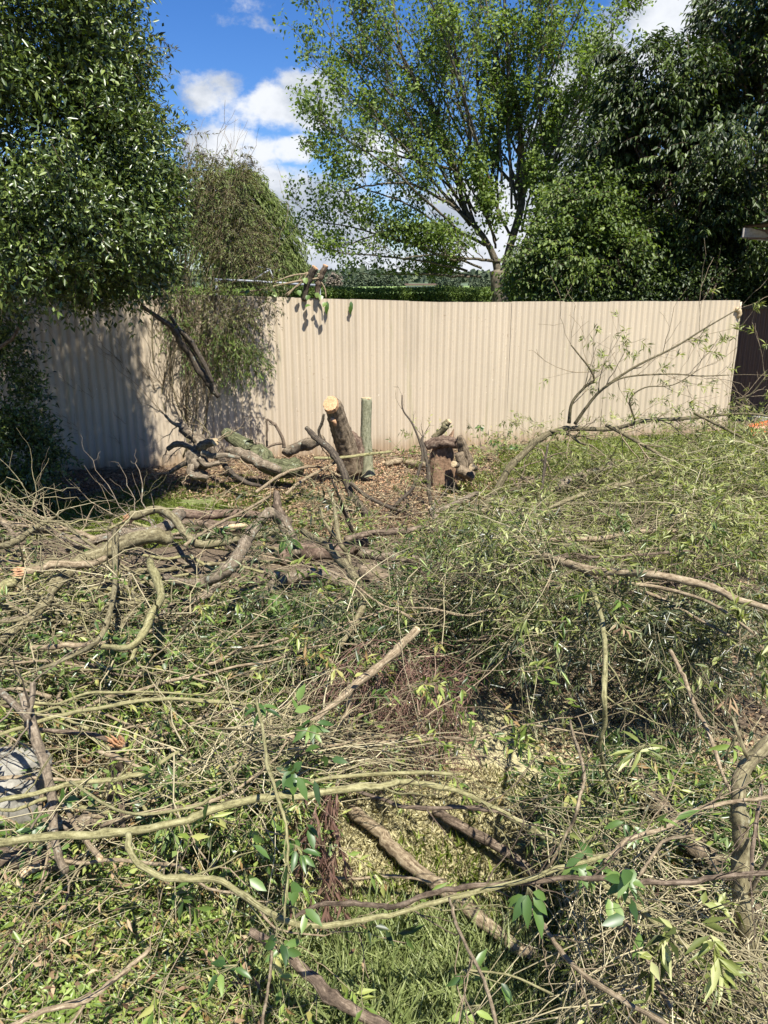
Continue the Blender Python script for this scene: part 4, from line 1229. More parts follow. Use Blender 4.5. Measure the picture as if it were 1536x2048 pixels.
limb(FB, 'forked yellow-green limb making an open triangle in the left pile', CB, 'yellow', [(300, 1122, 8), (310, 1160, 9), (319, 1195, 8), (300, 1230, 8), (277, 1280, 7), (242, 1297, 6), (200, 1294, 5)], (.62, .7, .6), twigs=5, kids=[([(279, 1275, 5), (270, 1300, 4), (262, 1320, 3.5)], (.65, .6))])
limb(FB, 'short tan sawn stub poking out at the left edge below the torn red knot', CB, 'yellow', [(-10, 1198, 11), (8, 1172, 10), (30, 1148, 9)], (.5, .58), cut=1)
limb(FB, 'tan limb with a raw red knot at its left end', CB, 'tan', [(45, 1144, 8), (75, 1135, 7), (100, 1127, 7), (165, 1124, 7), (205, 1108, 6)], (.62, .62), torn=0)
limb(FB, 'grey branch along the left edge above the red-knotted one', CB, 'olive', [(-30, 1105, 6), (0, 1096, 6), (45, 1090, 6), (78, 1068, 5), (110, 1050, 4)], (.5, .6), twigs=6)
limb(FB, 'upper pale branch fanning into thin twigs at the left edge', CB, 'tan', [(190, 1078, 5), (140, 1060, 5), (75, 1052, 5), (0, 1040, 4), (-60, 1030, 3)], (.5, .5), twigs=14, tlen=(.2, .5))
limb(FB, 'short horizontal pale stick with blunt ends, left pile', CB, 'tan', [(64, 1295, 5), (120, 1294, 5.5), (175, 1290, 5), (213, 1286, 4)], (.45, .5), cut=0)
limb(FB, 'thin green-grey branch crossing behind the open triangle', CB, 'olive', [(228, 1290, 5), (250, 1240, 5), (280, 1212, 5), (298, 1205, 4), (272, 1190, 4), (250, 1170, 4), (238, 1140, 6)], (.3, .45), twigs=4)
limb(FB, 'crooked grey limb leading off the foot of the elbow-bent one', CB, 'grey', [(436, 1168, 8), (412, 1188, 8), (388, 1201, 7), (352, 1203, 6), (322, 1228, 5)], (.35, .3), knob=.16)
limb(FB, 'long dark trunk lying behind the left pile', 'log', 'brown', [(352, 1045, 13), (420, 1052, 13), (500, 1056, 12), (560, 1062, 11)], (.18, .2), knob=.12, k=14)
limb(FB, 'bark-covered pole lying on the grass behind the left pile', 'log', 'red', [(350, 1028, 10), (410, 1036, 10), (480, 1032, 9), (548, 1040, 7)], (.25, .25), knob=.14, k=12)
limb(FB, 'split sliver of pale yellow wood behind the elbow-bent limb', 'wood sliver', 'palewood', [(438, 1058, 3), (462, 1050, 5), (498, 1046, 4)], (.35, .35))
limb(FB, 'reddish heavy log lying under the green leaves, centre left', 'log', 'red', [(560, 1118, 14), (585, 1108, 15), (634, 1114, 16), (680, 1112, 15), (712, 1098, 14), (735, 1090, 12)], (.3, .35), knob=.14, k=14, cut=1)
limb(FB, 'gnarled lichen log lying below the reddish heavy log', 'log', 'grey', [(548, 1186, 10), (562, 1160, 11), (595, 1150, 12), (634, 1152, 12), (668, 1162, 11), (690, 1158, 9)], (.3, .3), knob=.2, k=14, cut=None)
limb(FB, 'thick sawn log with pale cut face beside the curved tan branch', 'log', 'ridged', [(732, 1142, 20), (770, 1166, 21), (812, 1196, 20), (850, 1232, 18), (885, 1275, 16)], (.38, .3), knob=.12, k=20, cut=0)
limb(FB, 'curved tan branch sweeping down past the sawn log', CB, 'olive', [(606, 1062, 6), (647, 1092, 7), (672, 1122, 8), (698, 1150, 9), (716, 1180, 9), (721, 1215, 8), (700, 1258, 6), (676, 1300, 4)], (.55, .65, .5), twigs=8, knob=.08,
     kids=[([(700, 1152, 6), (696, 1110, 5), (678, 1080, 5), (668, 1010, 4), (655, 975, 3)], (.6, .95)), ([(676, 1080, 4), (650, 1045, 3), (640, 1015, 2.5)], (.7, .85))])
limb(FB, 'pinkish grey log on the leaf litter in the middle of the yard', 'log', 'red', [(455, 1240, 9), (485, 1252, 10), (520, 1250, 9), (580, 1253, 8), (612, 1243, 7), (640, 1225, 5)], (.1, .15), knob=.2, k=12)
limb(FB, 'mossy dark prop branch leaning on the pinkish grey log', CB, 'grey', [(555, 1145, 8), (538, 1185, 9), (520, 1212, 9), (502, 1242, 8)], (.35, .12), knob=.2)
limb(FB, 'fat curved tan branch end poking from the brush below the tan branch', CB, 'tan', [(672, 1258, 9), (652, 1272, 10), (648, 1300, 9), (662, 1322, 8)], (.3, .35), k=12)
limb(FB, 'short broken prong standing behind the elbow-bent limb', CB, 'brown', [(552, 985, 6), (556, 1008, 8), (566, 1025, 8), (580, 1040, 7)], (.55, .35), knob=.2)
limb(FB, 'mottled dark trunk going right from the heavy logs', 'log', 'grey', [(712, 1102, 10), (770, 1112, 9), (830, 1118, 8), (900, 1136, 8), (960, 1140, 6)], (.3, .3), knob=.16)
# middle by the stump ---------------------------------------------------
limb(FB, 'dark branching limb leaning up in front of the two stumps', CB, 'dark', [(612, 855, 4), (628, 872, 6), (655, 893, 7), (676, 918, 7), (690, 948, 7), (706, 985, 7), (732, 1018, 7), (762, 1042, 7), (778, 1050, 6)], None, (7.6, 7.3, 7.1), twigs=8, tlen=(.1, .25), knob=.12,
     kids=[([(700, 965, 4), (730, 990, 4), (768, 1010, 3.5), (800, 1022, 3)], None, (7.2, 7.1)), ([(772, 1045, 5), (792, 1010, 4), (824, 978, 3.6), (838, 940, 3.2), (845, 905, 2.6), (826, 850, 2), (806, 820, 1.6), (804, 790, 1.2)], None, (7.1, 7.3, 7.5))])
limb(FB, 'black crooked prong branch rising beside the broken red stump', CB, 'dark', [(862, 1010, 4), (856, 975, 4.5), (858, 940, 4.2), (852, 905, 3.6), (846, 880, 3), (850, 872, 2)], None, (7.5, 7.7), knob=.15, twigs=6, tlen=(.08, .2))
limb(FB, 'dark twig branch lying from the sawn stub across to the pale sticks', CB, 'dark', [(408, 886, 5), (434, 912, 6), (452, 940, 5), (487, 970, 4.5), (519, 979, 4)], (.4, .12), knob=.1, twigs=5)
limb(FB, 'bright yellow stick lying across the foot of the upright stump', 'stick', 'yellow', [(628, 916, 3), (684, 916, 3.2), (740, 909, 3.2), (784, 905, 2.5)], None, (8.2, 8.4), twigs=2)
limb(FB, 'long pale stick curving over the brown mulch', 'stick', 'tan', [(512, 984, 3), (559, 951, 3), (594, 936, 2.7), (644, 934, 2.5), (692, 956, 2)], (.25, .3, .1), twigs=3)
limb(FB, 'straight pale stick pointing at the stumps', 'stick', 'tan', [(572, 988, 3.5), (612, 956, 3.2), (644, 938, 3), (686, 915, 2.5)], (.15, .25), twigs=2)
limb(FB, 'pale thin stick slanting over the grass patch', 'stick', 'tan', [(370, 1090, 3), (430, 1050, 3), (480, 1026, 3), (540, 992, 2.5)], (.6, .4, .2), twigs=2)
limb(FB, 'thin upright bare twig against the fence left of the leaning stump', 'stick', 'brown', [(534, 898, 2), (533, 865, 2), (532, 838, 1.8)], None, (8.75, 8.75))
limb(FB, 'angled bare branch against the fence left of the leaning stump', CB, 'brown', [(568, 895, 4), (566, 880, 3.5), (556, 858, 3), (546, 845, 2.5), (536, 838, 2)], None, (8.6, 8.6), twigs=3, kids=[([(566, 886, 3), (545, 890, 2.5), (524, 902, 2)], None, (8.6, 8.5))])
limb(FB, 'dead log lying behind the leaning stump', 'log', 'grey', [(572, 908, 9), (600, 894, 11), (628, 884, 11), (655, 872, 8)], None, (8.75, 8.6), knob=.2, k=12)
limb(FB, 'curly black twig hooked on the left of the leaning stump', 'stick', 'dark', [(648, 828, 2.5), (643, 845, 3), (637, 862, 3), (640, 880, 3.5)], None, (8.45, 8.5))
limb(FB, 'bone-coloured stick lying along the fence foot right of the upright stump', 'stick', 'tan', [(772, 928, 5), (800, 922, 6), (835, 930, 6), (858, 936, 5)], (.06, .06), knob=.2)
limb(FB, 'short upright pale stub behind the broken red stump', CB, 'olive', [(866, 876, 6), (880, 866, 6.5), (890, 855, 7), (897, 848, 6)], None, (8.7, 8.6), cut=1)
limb(FB, 'hollow bark log lying on top of the broken red stump', 'log', 'red', [(852, 892, 8), (872, 884, 11), (892, 880, 11), (914, 884, 8)], None, (8.3, 8.2), knob=.22, k=14)
limb(FB, 'thin upright dark twig beside the curved tan branch', 'stick', 'dark', [(706, 1062, 5), (690, 1030, 4), (680, 1000, 3), (664, 962, 2)], (.3, .8), twigs=3)
limb(FB, 'grey forked branch end in the right brush below the red stump', CB, 'grey', [(893, 1062, 5), (880, 1048, 6), (867, 1030, 6), (868, 1018, 5)], (.3, .4), twigs=4, kids=[([(868, 1026, 5), (913, 1006, 5.5), (945, 990, 5), (960, 985, 3)], (.4, .5))])
# right brush ------------------------------------------------------------
o, A = limb(FB, 'tall olive branch arching up out of the brush in front of the right fence', CB, 'brownolive', [(952, 1058, 7.8), (970, 1018, 7.8), (990, 985, 7.0), (1023, 930, 6.6), (1068, 885, 6.2), (1105, 860, 5.5), (1138, 849, 5.5), (1175, 848, 4.7), (1218, 850, 4.3), (1250, 845, 3.9), (1298, 831, 3.5), (1388, 826, 3.1), (1493, 817, 2.3), (1545, 822, 2.0)], None, (6.9, 7.3, 7.4, 7.2), twigs=81, tlen=(.18, .62), rmin=.0021, leaf='brushlight', nleaf=16, leafL=.07, leafW=.012, tmat='tan',
     kids=[([(1138, 846, 4), (1144, 806, 3), (1168, 776, 2.6), (1188, 760, 2.4), (1180, 738, 2), (1160, 712, 1.6), (1142, 690, 1.2)], None, (7.3, 7.1)),
           ([(1150, 848, 4), (1172, 816, 3.2), (1203, 780, 2.8), (1268, 735, 2.4), (1348, 695, 2), (1408, 658, 1.6), (1478, 617, 1.1)], None, (7.3, 7.0)),
           ([(1203, 780, 2), (1248, 755, 1.7), (1338, 748, 1.5), (1400, 752, 1.2), (1458, 750, 1)], None, (7.2, 7.0)),
           ([(1212, 850, 4), (1240, 864, 4), (1268, 880, 3.6), (1328, 915, 3.4), (1383, 960, 3)], None, (7.2, 6.8)),
           ([(1388, 826, 3), (1448, 856, 3), (1498, 882, 2.5), (1540, 905, 2)], None, (7.2, 6.8)),
           ([(1100, 862, 3.5), (1135, 868, 3), (1160, 885, 2.8), (1185, 892, 2.4)], None, (7.3, 7.0)),
           ([(1270, 840, 2), (1260, 800, 1.7), (1290, 775, 1.4), (1345, 770, 1.1), (1390, 745, 1)], None, (7.2, 7.0)),
           ([(1500, 818, 2), (1470, 800, 1.8), (1500, 790, 1.6), (1530, 755, 1.2)], None, (7.2, 7.0))])
limb(FB, 'bare dark branch lying low across the light green willow brush', CB, 'olive', [(1085, 1022, 4), (1158, 990, 4), (1215, 975, 4), (1268, 960, 3.5), (1340, 930, 3)], (.5, .6), twigs=8, leaf='brushlight', nleaf=8)
limb(FB, 'smooth grey log half buried in the light green brush', 'log', 'grey', [(1115, 978, 8), (1133, 963, 9), (1160, 954, 8), (1195, 948, 7), (1226, 936, 5)], (.35, .4), knob=.14, k=12)
limb(FB, 'long tan limb arching right to the edge over the dark brush', CB, 'tan', [(985, 1100, 7), (1030, 1102, 8), (1068, 1112, 8), (1118, 1127, 9), (1193, 1148, 9), (1268, 1153, 8), (1318, 1158, 8), (1418, 1178, 7.5), (1470, 1198, 7), (1550, 1222, 6)], (.55, .9, 1.0, .95), knob=.06, k=12, twigs=10, tlen=(.1, .3), leaf='brushlight', nleaf=8,
     kids=[([(1210, 1152, 5), (1238, 1165, 4), (1318, 1175, 4), (1418, 1205, 3.5), (1510, 1268, 3)], (.9, .9)), ([(1280, 1180, 4), (1340, 1205, 3.5), (1390, 1235, 3.2), (1460, 1272, 2.5)], (.85, .8))])
limb(FB, 'pale stem hanging down through the dark brush from the long tan limb', CB, 'yellow', [(1173, 1148, 5), (1198, 1215, 5), (1212, 1280, 4.5), (1216, 1380, 5), (1218, 1445, 5), (1205, 1495, 4.5), (1213, 1535, 4), (1233, 1595, 4), (1264, 1678, 3)], (.9, 1.0, .7, .35), twigs=12, leaf='brushmix', nleaf=8)
limb(FB, 'straight dark tan pole lying flat in the upper right brush', CB, 'tan', [(1020, 1085, 4), (1093, 1081, 5), (1193, 1077, 5), (1293, 1061, 5.5), (1413, 1063, 4)], (.55, .55), twigs=8, leaf='brushlight', nleaf=8)
limb(FB, 'thin straight rod below the straight dark tan pole', 'stick', 'brown', [(1060, 1118, 3), (1108, 1114, 3), (1248, 1112, 3), (1378, 1101, 2.5)], (.5, .6), twigs=4)
limb(FB, 'thin slanting stem in the dark brush near the right edge', 'stick', 'tan', [(1340, 1300, 3.5), (1362, 1345, 4), (1388, 1415, 4), (1412, 1475, 4), (1436, 1545, 3.5), (1460, 1600, 3)], (.85, .6), twigs=6)
limb(FB, 'tan sawn pole slanting from the brush toward the camera, centre', CB, 'tan', [(834, 1260, 8), (800, 1290, 8.5), (768, 1320, 8), (700, 1377, 7), (645, 1422, 6), (575, 1478, 5)], (.75, .7), cut=0, k=12, twigs=4, kids=[([(703, 1378, 4.5), (700, 1400, 4), (690, 1430, 3.5), (668, 1470, 3)], (.7, .55))])
limb(FB, 'dark upright twig in the light green brush', 'stick', 'dark', [(1080, 1060, 3), (1082, 1000, 3), (1088, 940, 2.5), (1095, 890, 2)], None, (6.6, 6.9), twigs=4)
# near left -----------------------------------------------------------
limb(FB, 'long yellow-green branch crossing the whole lower left', CB, 'yellow', [(-60, 1690, 8), (0, 1687, 8), (100, 1675, 8), (250, 1665, 8), (350, 1645, 7.5), (425, 1617, 8), (525, 1592, 7.5), (600, 1585, 7), (700, 1569, 7.5), (768, 1557, 6), (800, 1557, 5.5), (868, 1571, 5), (933, 1592, 4.5), (1010, 1628, 3)], (.6, .75, .8, .7), per=7, k=14, twigs=8, knob=.05,
     kids=[([(560, 1590, 5), (640, 1560, 4), (700, 1552, 4), (830, 1545, 4), (905, 1548, 3.5)], (.77, .75)), ([(140, 1563, 3), (250, 1625, 3), (380, 1615, 3), (430, 1590, 2.5)], (.7, .8))])
limb(FB, 'brownish yellow branch curving down from the long yellow-green one', CB, 'yellow', [(255, 1667, 6.5), (264, 1712, 6), (300, 1754, 6), (358, 1775, 6.5), (432, 1781, 6.5), (476, 1806, 6), (550, 1852, 6.5), (625, 1872, 6), (700, 1866, 5.5), (768, 1852, 5), (843, 1830, 5), (933, 1805, 5), (1018, 1785, 5), (1118, 1760, 4.5), (1220, 1735, 4)], (.76, .65, .7, .8), per=6, k=12, twigs=8, knob=.05)
limb(FB, 'red-brown branch crossing the lower right near the camera', CB, 'brown', [(590, 1835, 3.5), (645, 1808, 4.5), (700, 1808, 5), (768, 1812, 5), (803, 1805, 5), (858, 1784, 5.5), (943, 1765, 5), (1068, 1756, 5), (1168, 1750, 5), (1268, 1755, 5), (1368, 1760, 5), (1460, 1748, 5), (1560, 1738, 5)], (.5, .75, .9), per=6, k=12, twigs=12, tlen=(.08, .2), leaf='bigleaf', nleaf=5, leafn=5, leafL=.06, leafW=.022, lod=1)
limb(FB, 'pale green branch above the long yellow-green one at the left edge', CB, 'yellow', [(-50, 1615, 5), (0, 1598, 5), (80, 1584, 5), (150, 1565, 5.5), (225, 1557, 5), (290, 1545, 4.5), (325, 1520, 4), (358, 1500, 3)], (.55, .6), twigs=6)
limb(FB, 'slim pale branch rising across the mid-left brush', CB, 'yellow', [(-30, 1480, 3), (0, 1470, 3.5), (100, 1432, 4), (200, 1415, 4), (275, 1401, 4), (375, 1398, 3.5), (500, 1410, 3), (560, 1420, 2.5)], (.6, .7, .6), twigs=8)
limb(FB, 'grey upright branch with flaking bark near the left edge', CB, 'grey', [(45, 1385, 8), (58, 1430, 11), (75, 1482, 10), (90, 1550, 9), (100, 1610, 9), (112, 1690, 8), (128, 1745, 7)], (.75, .55, .3), k=12, knob=.1, twigs=6, kids=[([(-10, 1375, 7), (25, 1405, 7), (56, 1438, 7)], (.7, .7)), ([(56, 1430, 6), (64, 1400, 6), (66, 1365, 6)], (.7, .8))])
limb(FB, 'broken upright peg with splintered pink top near the left', CB, 'brown', [(238, 1486, 12), (234, 1515, 13), (232, 1545, 14), (228, 1590, 15), (226, 1640, 14)], (.5, .35, .1), torn=0, k=14, knob=.18, kids=[([(225, 1484, 5), (190, 1470, 5), (150, 1465, 5), (80, 1459, 4)], (.5, .55)), ([(240, 1545, 6), (241, 1590, 6), (246, 1640, 6), (250, 1680, 5)], (.45, .2))])
limb(FB, 'white-lichened log lying in front of the splintered peg', 'log', 'grey', [(95, 1640, 12), (135, 1650, 16), (180, 1645, 17), (225, 1640, 15), (262, 1640, 11)], (.12, .14), knob=.16, k=16)
limb(FB, 'pinkish stick leaning across the white-lichened log', 'stick', 'tan', [(128, 1610, 4), (150, 1645, 5), (172, 1682, 5.5), (198, 1717, 6)], (.4, .45), cut=1)
limb(FB, 'pale stick beside the splintered peg', 'stick', 'tan', [(198, 1504, 4), (240, 1517, 4), (275, 1530, 3.5), (310, 1548, 2.5)], (.55, .5))
limb(FB, 'dark shaded log under the yellow-green branch at the left edge', 'log', 'brown', [(-40, 1720, 20), (30, 1715, 20), (100, 1722, 18), (160, 1740, 14)], (.15, .15), knob=.16, k=14)
limb(FB, 'splintered chunk of yellow wood at the lower left', 'wood chunk', 'palewood', [(44, 1752, 7), (60, 1744, 9), (80, 1732, 7)], (.2, .2), knob=.3)
limb(FB, 'pinkish dry branch lying in the grass at the bottom left', CB, 'tan', [(20, 2052, 5), (90, 2020, 5.5), (175, 1990, 5.5), (235, 1950, 5), (270, 1920, 4.5), (303, 1892, 4)], (.35, .4), twigs=5, kids=[([(180, 1988, 4), (155, 2030, 3.5), (130, 2060, 3)], (.35, .35))])
limb(FB, 'brown half-shaded limb lying in the lower middle grass', CB, 'brown', [(498, 1862, 8), (530, 1875, 9), (577, 1902, 10), (625, 1945, 11), (675, 1990, 11), (750, 2032, 10), (800, 2070, 9)], (.4, .3), knob=.1, k=12)
limb(FB, 'thin upright stem close to the camera, bottom centre left', 'stick', 'tan', [(546, 1868, 3), (541, 1930, 3), (535, 1990, 3), (529, 2060, 3)], (.7, .8))
limb(FB, 'drooping green stem with holly-like leaves in the lower centre', 'leafy stem', 'yellow', [(512, 1395, 2.5), (528, 1460, 3), (536, 1520, 3.5), (558, 1580, 3.5), (574, 1640, 3), (578, 1705, 3), (577, 1760, 2.5), (570, 1830, 2)], (.95, 1.0, .8), twigs=10, tlen=(.04, .1), leaf='bigleaf', nleaf=11, leafn=4, leafL=.052, leafW=.023, lod=1, tup=-.1)
# near right ------------------------------------------------------------
limb(FB, 'thick mottled green upright limb at the right edge', CB, 'olive', [(1560, 1465, 13), (1520, 1500, 14), (1484, 1540, 14), (1470, 1600, 15), (1472, 1670, 15), (1474, 1735, 16), (1488, 1830, 17), (1503, 1915, 17), (1514, 2070, 17)], (.95, .85, .6, .25), k=18, knob=.08, twigs=8, kids=[([(1500, 1518, 5), (1488, 1500, 4.5), (1466, 1436, 3.5)], (.9, 1.0))])
limb(FB, 'thick ridged brown log slanting down to the right edge', 'log', 'ridged', [(1245, 1535, 18), (1273, 1578, 21), (1343, 1656, 23), (1408, 1730, 24), (1468, 1803, 25), (1540, 1890, 25)], (.35, .3), k=24, knob=.12)
limb(FB, 'tan pole lying on the dry lawn, pointing lower right', 'log', 'tan', [(700, 1618, 11), (768, 1668, 12), (833, 1722, 13), (903, 1776, 14), (983, 1842, 14), (1045, 1890, 13), (1075, 1915, 11)], (.06, .07), k=16, knob=.1)
limb(FB, 'shorter brown pole on the dry lawn above the tan pole', 'log', 'brown', [(868, 1622, 9), (905, 1648, 10), (968, 1682, 10), (1028, 1722, 9), (1075, 1765, 8)], (.06, .06), k=14, knob=.12)
limb(FB, 'long thin arching stem over the lower right lawn', 'stick', 'tan', [(1140, 1440, 2.5), (1153, 1480, 3), (1172, 1538, 3.4), (1166, 1600, 3.4), (1148, 1655, 3.2), (1110, 1720, 3), (1085, 1755, 2.5)], (.8, .95, .7), twigs=3)
limb(FB, 'pale grey stem sweeping right across the ridged log', CB, 'tan', [(1210, 1722, 4.5), (1235, 1698, 4.5), (1268, 1675, 4.5), (1343, 1650, 4.5), (1370, 1628, 4.5), (1398, 1613, 4.5), (1468, 1601, 4), (1550, 1593, 3.5)], (.8, .85), twigs=6)
limb(FB, 'dark thin branch running to the bottom right corner', CB, 'tan', [(1060, 1812, 3.5), (1088, 1850, 4.5), (1128, 1905, 5), (1193, 1965, 5.5), (1268, 2010, 5), (1340, 2052, 4.5)], (.6, .7), twigs=10, tlen=(.06, .18))
limb(FB, 'pale green stem slanting below the red-brown branch', CB, 'yellow', [(1190, 1755, 5), (1230, 1782, 5.5), (1268, 1806, 5.5), (1325, 1850, 5.5), (1385, 1897, 5)], (.65, .65), twigs=6, leaf='brushlight', nleaf=6, leafL=.06, leafW=.016)
limb(FB, 'thin slanting stem between the pale green stem and the bottom edge', 'stick', 'tan', [(1238, 1820, 4), (1278, 1895, 4.5), (1318, 1970, 4.5), (1345, 2025, 4)], (.55, .6), twigs=6)
limb(FB, 'thin pinkish stem close to the camera, bottom centre', 'stick', 'tan', [(898, 1795, 2.5), (910, 1830, 3.2), (933, 1880, 3.6), (968, 1955, 3.8), (1000, 2060, 3.8)], (.8, .9), twigs=4, leaf='bigleaf', nleaf=3, leafn=3, leafL=.05, leafW=.022, lod=1)
limb(FB, 'thin bare stem forking up through the lower right', 'stick', 'tan', [(1278, 1752, 3.5), (1300, 1715, 3.2), (1328, 1682, 3), (1388, 1669, 2.5)], (.9, 1.0))
limb(FB, 'dark reddish thin branch over the dry lawn', CB, 'brown', [(690, 1574, 3), (768, 1600, 4), (805, 1614, 4), (868, 1615, 4), (935, 1616, 4), (1003, 1622, 3)], (.6, .65), twigs=6)
limb(FB, 'pale green stem over the end of the shorter brown pole', 'stick', 'yellow', [(1015, 1632, 5), (1055, 1656, 5.5), (1100, 1682, 5.5), (1170, 1718, 5)], (.5, .5))
limb(FB, 'thin dark stem rising beside the thick green upright limb', 'stick', 'brown', [(1525, 1570, 4), (1515, 1640, 4), (1506, 1700, 4), (1500, 1762, 4)], (.8, .7), twigs=3)
limb(FB, 'straw-coloured stick lying on the dry lawn at centre', 'stick', 'tan', [(650, 1756, 3), (700, 1758, 3), (768, 1755, 3), (815, 1756, 3), (865, 1764, 2.5)], (.15, .15))
limb(FB, 'short tan stick crossing right of the thick green limb', 'stick', 'tan', [(1500, 1790, 4), (1520, 1745, 4), (1545, 1700, 4)], (.6, .8))
limb(FB, 'long dark branch across the middle of the yard behind the brush', CB, 'brown', [(690, 1078, 5), (740, 1065, 6), (800, 1062, 6), (850, 1055, 5), (900, 1068, 4)], (.45, .5), twigs=8)
limb(FB, 'dry grey tangle branch lying in the right-hand brush, ends frayed', CB, 'grey', [(975, 1028, 6), (1005, 1022, 7), (1050, 1040, 6), (1095, 1058, 5), (1140, 1070, 4)], (.5, .5), twigs=16, knob=.15)
limb(FB, 'stubby grey log nested in the brush under the long tan limb', 'log', 'grey', [(935, 1095, 9), (985, 1104, 9), (1040, 1106, 8)], (.3, .3), knob=.15)

# fallen mossy log and root stump at the fence --------------------------
limb('fallen_log', 'big mossy ridged log lying against the fence foot', 'log', 'mossy', [(452, 866, 11), (472, 880, 14), (500, 896, 16), (534, 912, 18), (572, 924, 18), (606, 927, 15)], None, (8.75, 8.35, 8.15), per=8, k=26, knob=.12, cut=None, group='logs by the fence')
limb('fallen_log', 'smaller hollow log half hidden under the big mossy log', 'log', 'grey', [(455, 900, 9), (490, 912, 11), (530, 930, 10), (560, 940, 8)], None, (8.4, 8.1), per=6, k=16, knob=.2, group='logs by the fence')
o, A = limb('root_stump', 'gnarled dark root stump with a sawn side arm left of the mossy log', 'stump', 'grey', [(362, 850, 7), (376, 858, 10), (392, 868, 11), (402, 884, 14), (393, 905, 17), (386, 925, 16), (380, 940, 12)], None, (8.5, 8.2, 8.1), per=6, k=16, knob=.22, group='stumps',
     kids=[([(400, 895, 9), (415, 887, 9), (430, 884, 8)], None, (8.15, 8.05)), ([(395, 900, 6), (372, 890, 6), (352, 888, 6), (336, 898, 5)], None, (8.2, 8.3)), ([(385, 930, 8), (380, 945, 7), (392, 952, 7), (415, 955, 5)], None, (8.1, 7.95)),
           ([(402, 905, 7), (425, 912, 6), (450, 910, 5), (480, 916, 4)], None, (8.1, 8.1)), ([(385, 920, 6), (360, 932, 5), (340, 945, 4)], None, (8.2, 8.2)), ([(398, 915, 7), (412, 930, 6), (440, 925, 5)], None, (8.1, 8.1)), ([(362, 852, 5), (345, 846, 3), (330, 830, 2.5)], None, (8.5, 8.4))], twigs=20, tlen=(.15, .4), tmat='tan')
B = trace([(420, 886, 8), (431, 884, 8)], None, (8.1, 8.04)); cut_face(B[:, :3], B[:, 3], 1, o)

# leaning stump ----------------------------------------------------------
S = spline(trace([(667, 806, 15), (673, 830, 17), (681, 858, 18.5), (691, 885, 20), (699, 912, 21.5), (703, 940, 23)], None, (8.22, 8.45, 8.6)), 8)
S[:, 3] *= .98
mb = MB(); tubes(mb, S[:, :3], S[:, 3], 30, rnoise=.06, seed=4)
st = mb.build('tree_stump', 'ridged', None, tuple(S[-1, :3])); st['_org'] = [float(x) for x in S[-1, :3]]
tag(st, 'thick leaning stump with an orange sawn face in front of the fence', 'stump', 'stumps')
# sawn face tilted to the camera
c = aty(661, 807, 8.12); r = 15 * depth_of(c) / F
d = unit(np.array([[-.15, -.75, .62]]))[0]; u = unit(np.cross(d, [0, 0, 1.0])[None])[0]; v = np.cross(u, d)
mb = MB(); kk = 26; a = np.arange(kk) / kk * 6.2832
gg = np.random.default_rng(2); w = 1 + gg.normal(0, .05, kk)
V = [c + d * .006]
for rr, o_ in ((.5, .012), (.96, .004), (1.02, -.05)):
    V += [c + d * o_ + (u * math.cos(q) * 1.0 + v * math.sin(q) * 1.18) * r * rr * w[i] for i, q in enumerate(a)]
t3 = [[0, 1 + (q + 1) % kk, 1 + q] for q in range(kk)]; Q = []
for b0 in (1, 1 + kk): Q += [[b0 + q, b0 + (q + 1) % kk, b0 + kk + (q + 1) % kk, b0 + kk + q] for q in range(kk)]
mb.add(np.array(V), Q, t3); mb.build('cut_end', 'wood', st, tuple(c), False)
mb = MB()
for pp in ([(700, 868, 7), (716, 885, 10), (722, 910, 12), (722, 935, 12)], [(690, 905, 8), (684, 925, 9), (678, 945, 6)], [(718, 900, 8), (712, 925, 11), (716, 948, 9)]):
    B = spline(trace(pp, None, (8.5, 8.6)), 5); tubes(mb, B[:, :3], B[:, 3], 10, rnoise=.2, seed=3)
mb.build('root_flare', 'red', st, tuple(S[-1, :3]))
mb = MB(); B = trace([(661, 838, 4), (668, 842, 5), (672, 850, 3)], None, (8.18, 8.2)); B[:, 1] -= .02; tubes(mb, B[:, :3], B[:, 3], 8, rnoise=.25); mb.build('bark_wound', 'torn', st, tuple(B[0, :3]))

# upright smooth stump ------------------------------------------------------
S = spline(trace([(733, 796, 10.6), (733, 820, 10.8), (732, 850, 10.6), (732, 875, 11), (734, 905, 11), (735, 930, 11.6), (736, 946, 13.5), (737, 952, 15)], None, (8.58, 8.56)), 5)
mb = MB(); tubes(mb, S[:, :3], S[:, 3], 22, rnoise=.035, seed=8)
M['ringbark'] = bark_mat('green_grey_smooth_bark', [(.12, .12, .07), (.21, .21, .13), (.30, .285, .19)], (.24, .23, .15), .02, 24, .6, .01)
st = mb.build('tree_stump', 'ringbark', None, tuple(S[-1, :3])); st['_org'] = [float(x) for x in S[-1, :3]]
tag(st, 'slim upright green-grey stump sawn flat on top beside the leaning stump', 'stump', 'stumps')
cut_face(S[:, :3], S[:, 3], 0, st)

# broken red rotten stump ---------------------------------------------------
g = np.random.default_rng(14)
bc = at(884, 982, 0); sc_ = depth_of(bc) / F
rt = empty('tree_stump', tuple(bc), 'broken rotten stump of reddish wood with jagged top right of the upright stump', 'stump', 'stumps')
k = 36; rings = 12; V = []
jag = np.abs(g.normal(0, 1, k)); jag = (jag + np.roll(jag, 1)) * .5
lob = 1 + .20 * np.sin(np.arange(k) / k * 6.28 * 2 + 1) + .14 * np.sin(np.arange(k) / k * 6.28 * 5) + g.normal(0, .09, k)
for i in range(rings):
    f_ = i / (rings - 1)
    for q in range(k):
        a_ = q / k * 6.2832
        top_ = .44 + .10 * jag[q] + .09 * math.sin(a_ + 2.4)
        rr = 22 * sc_ * lob[q] * (1.10 - .34 * f_ + .07 * math.sin(f_ * 7 + q * .5)) * (1 + g.normal(0, .04))
        V.append([bc[0] + math.cos(a_) * rr, bc[1] + .1 + math.sin(a_) * rr * .8, -.02 + top_ * f_])
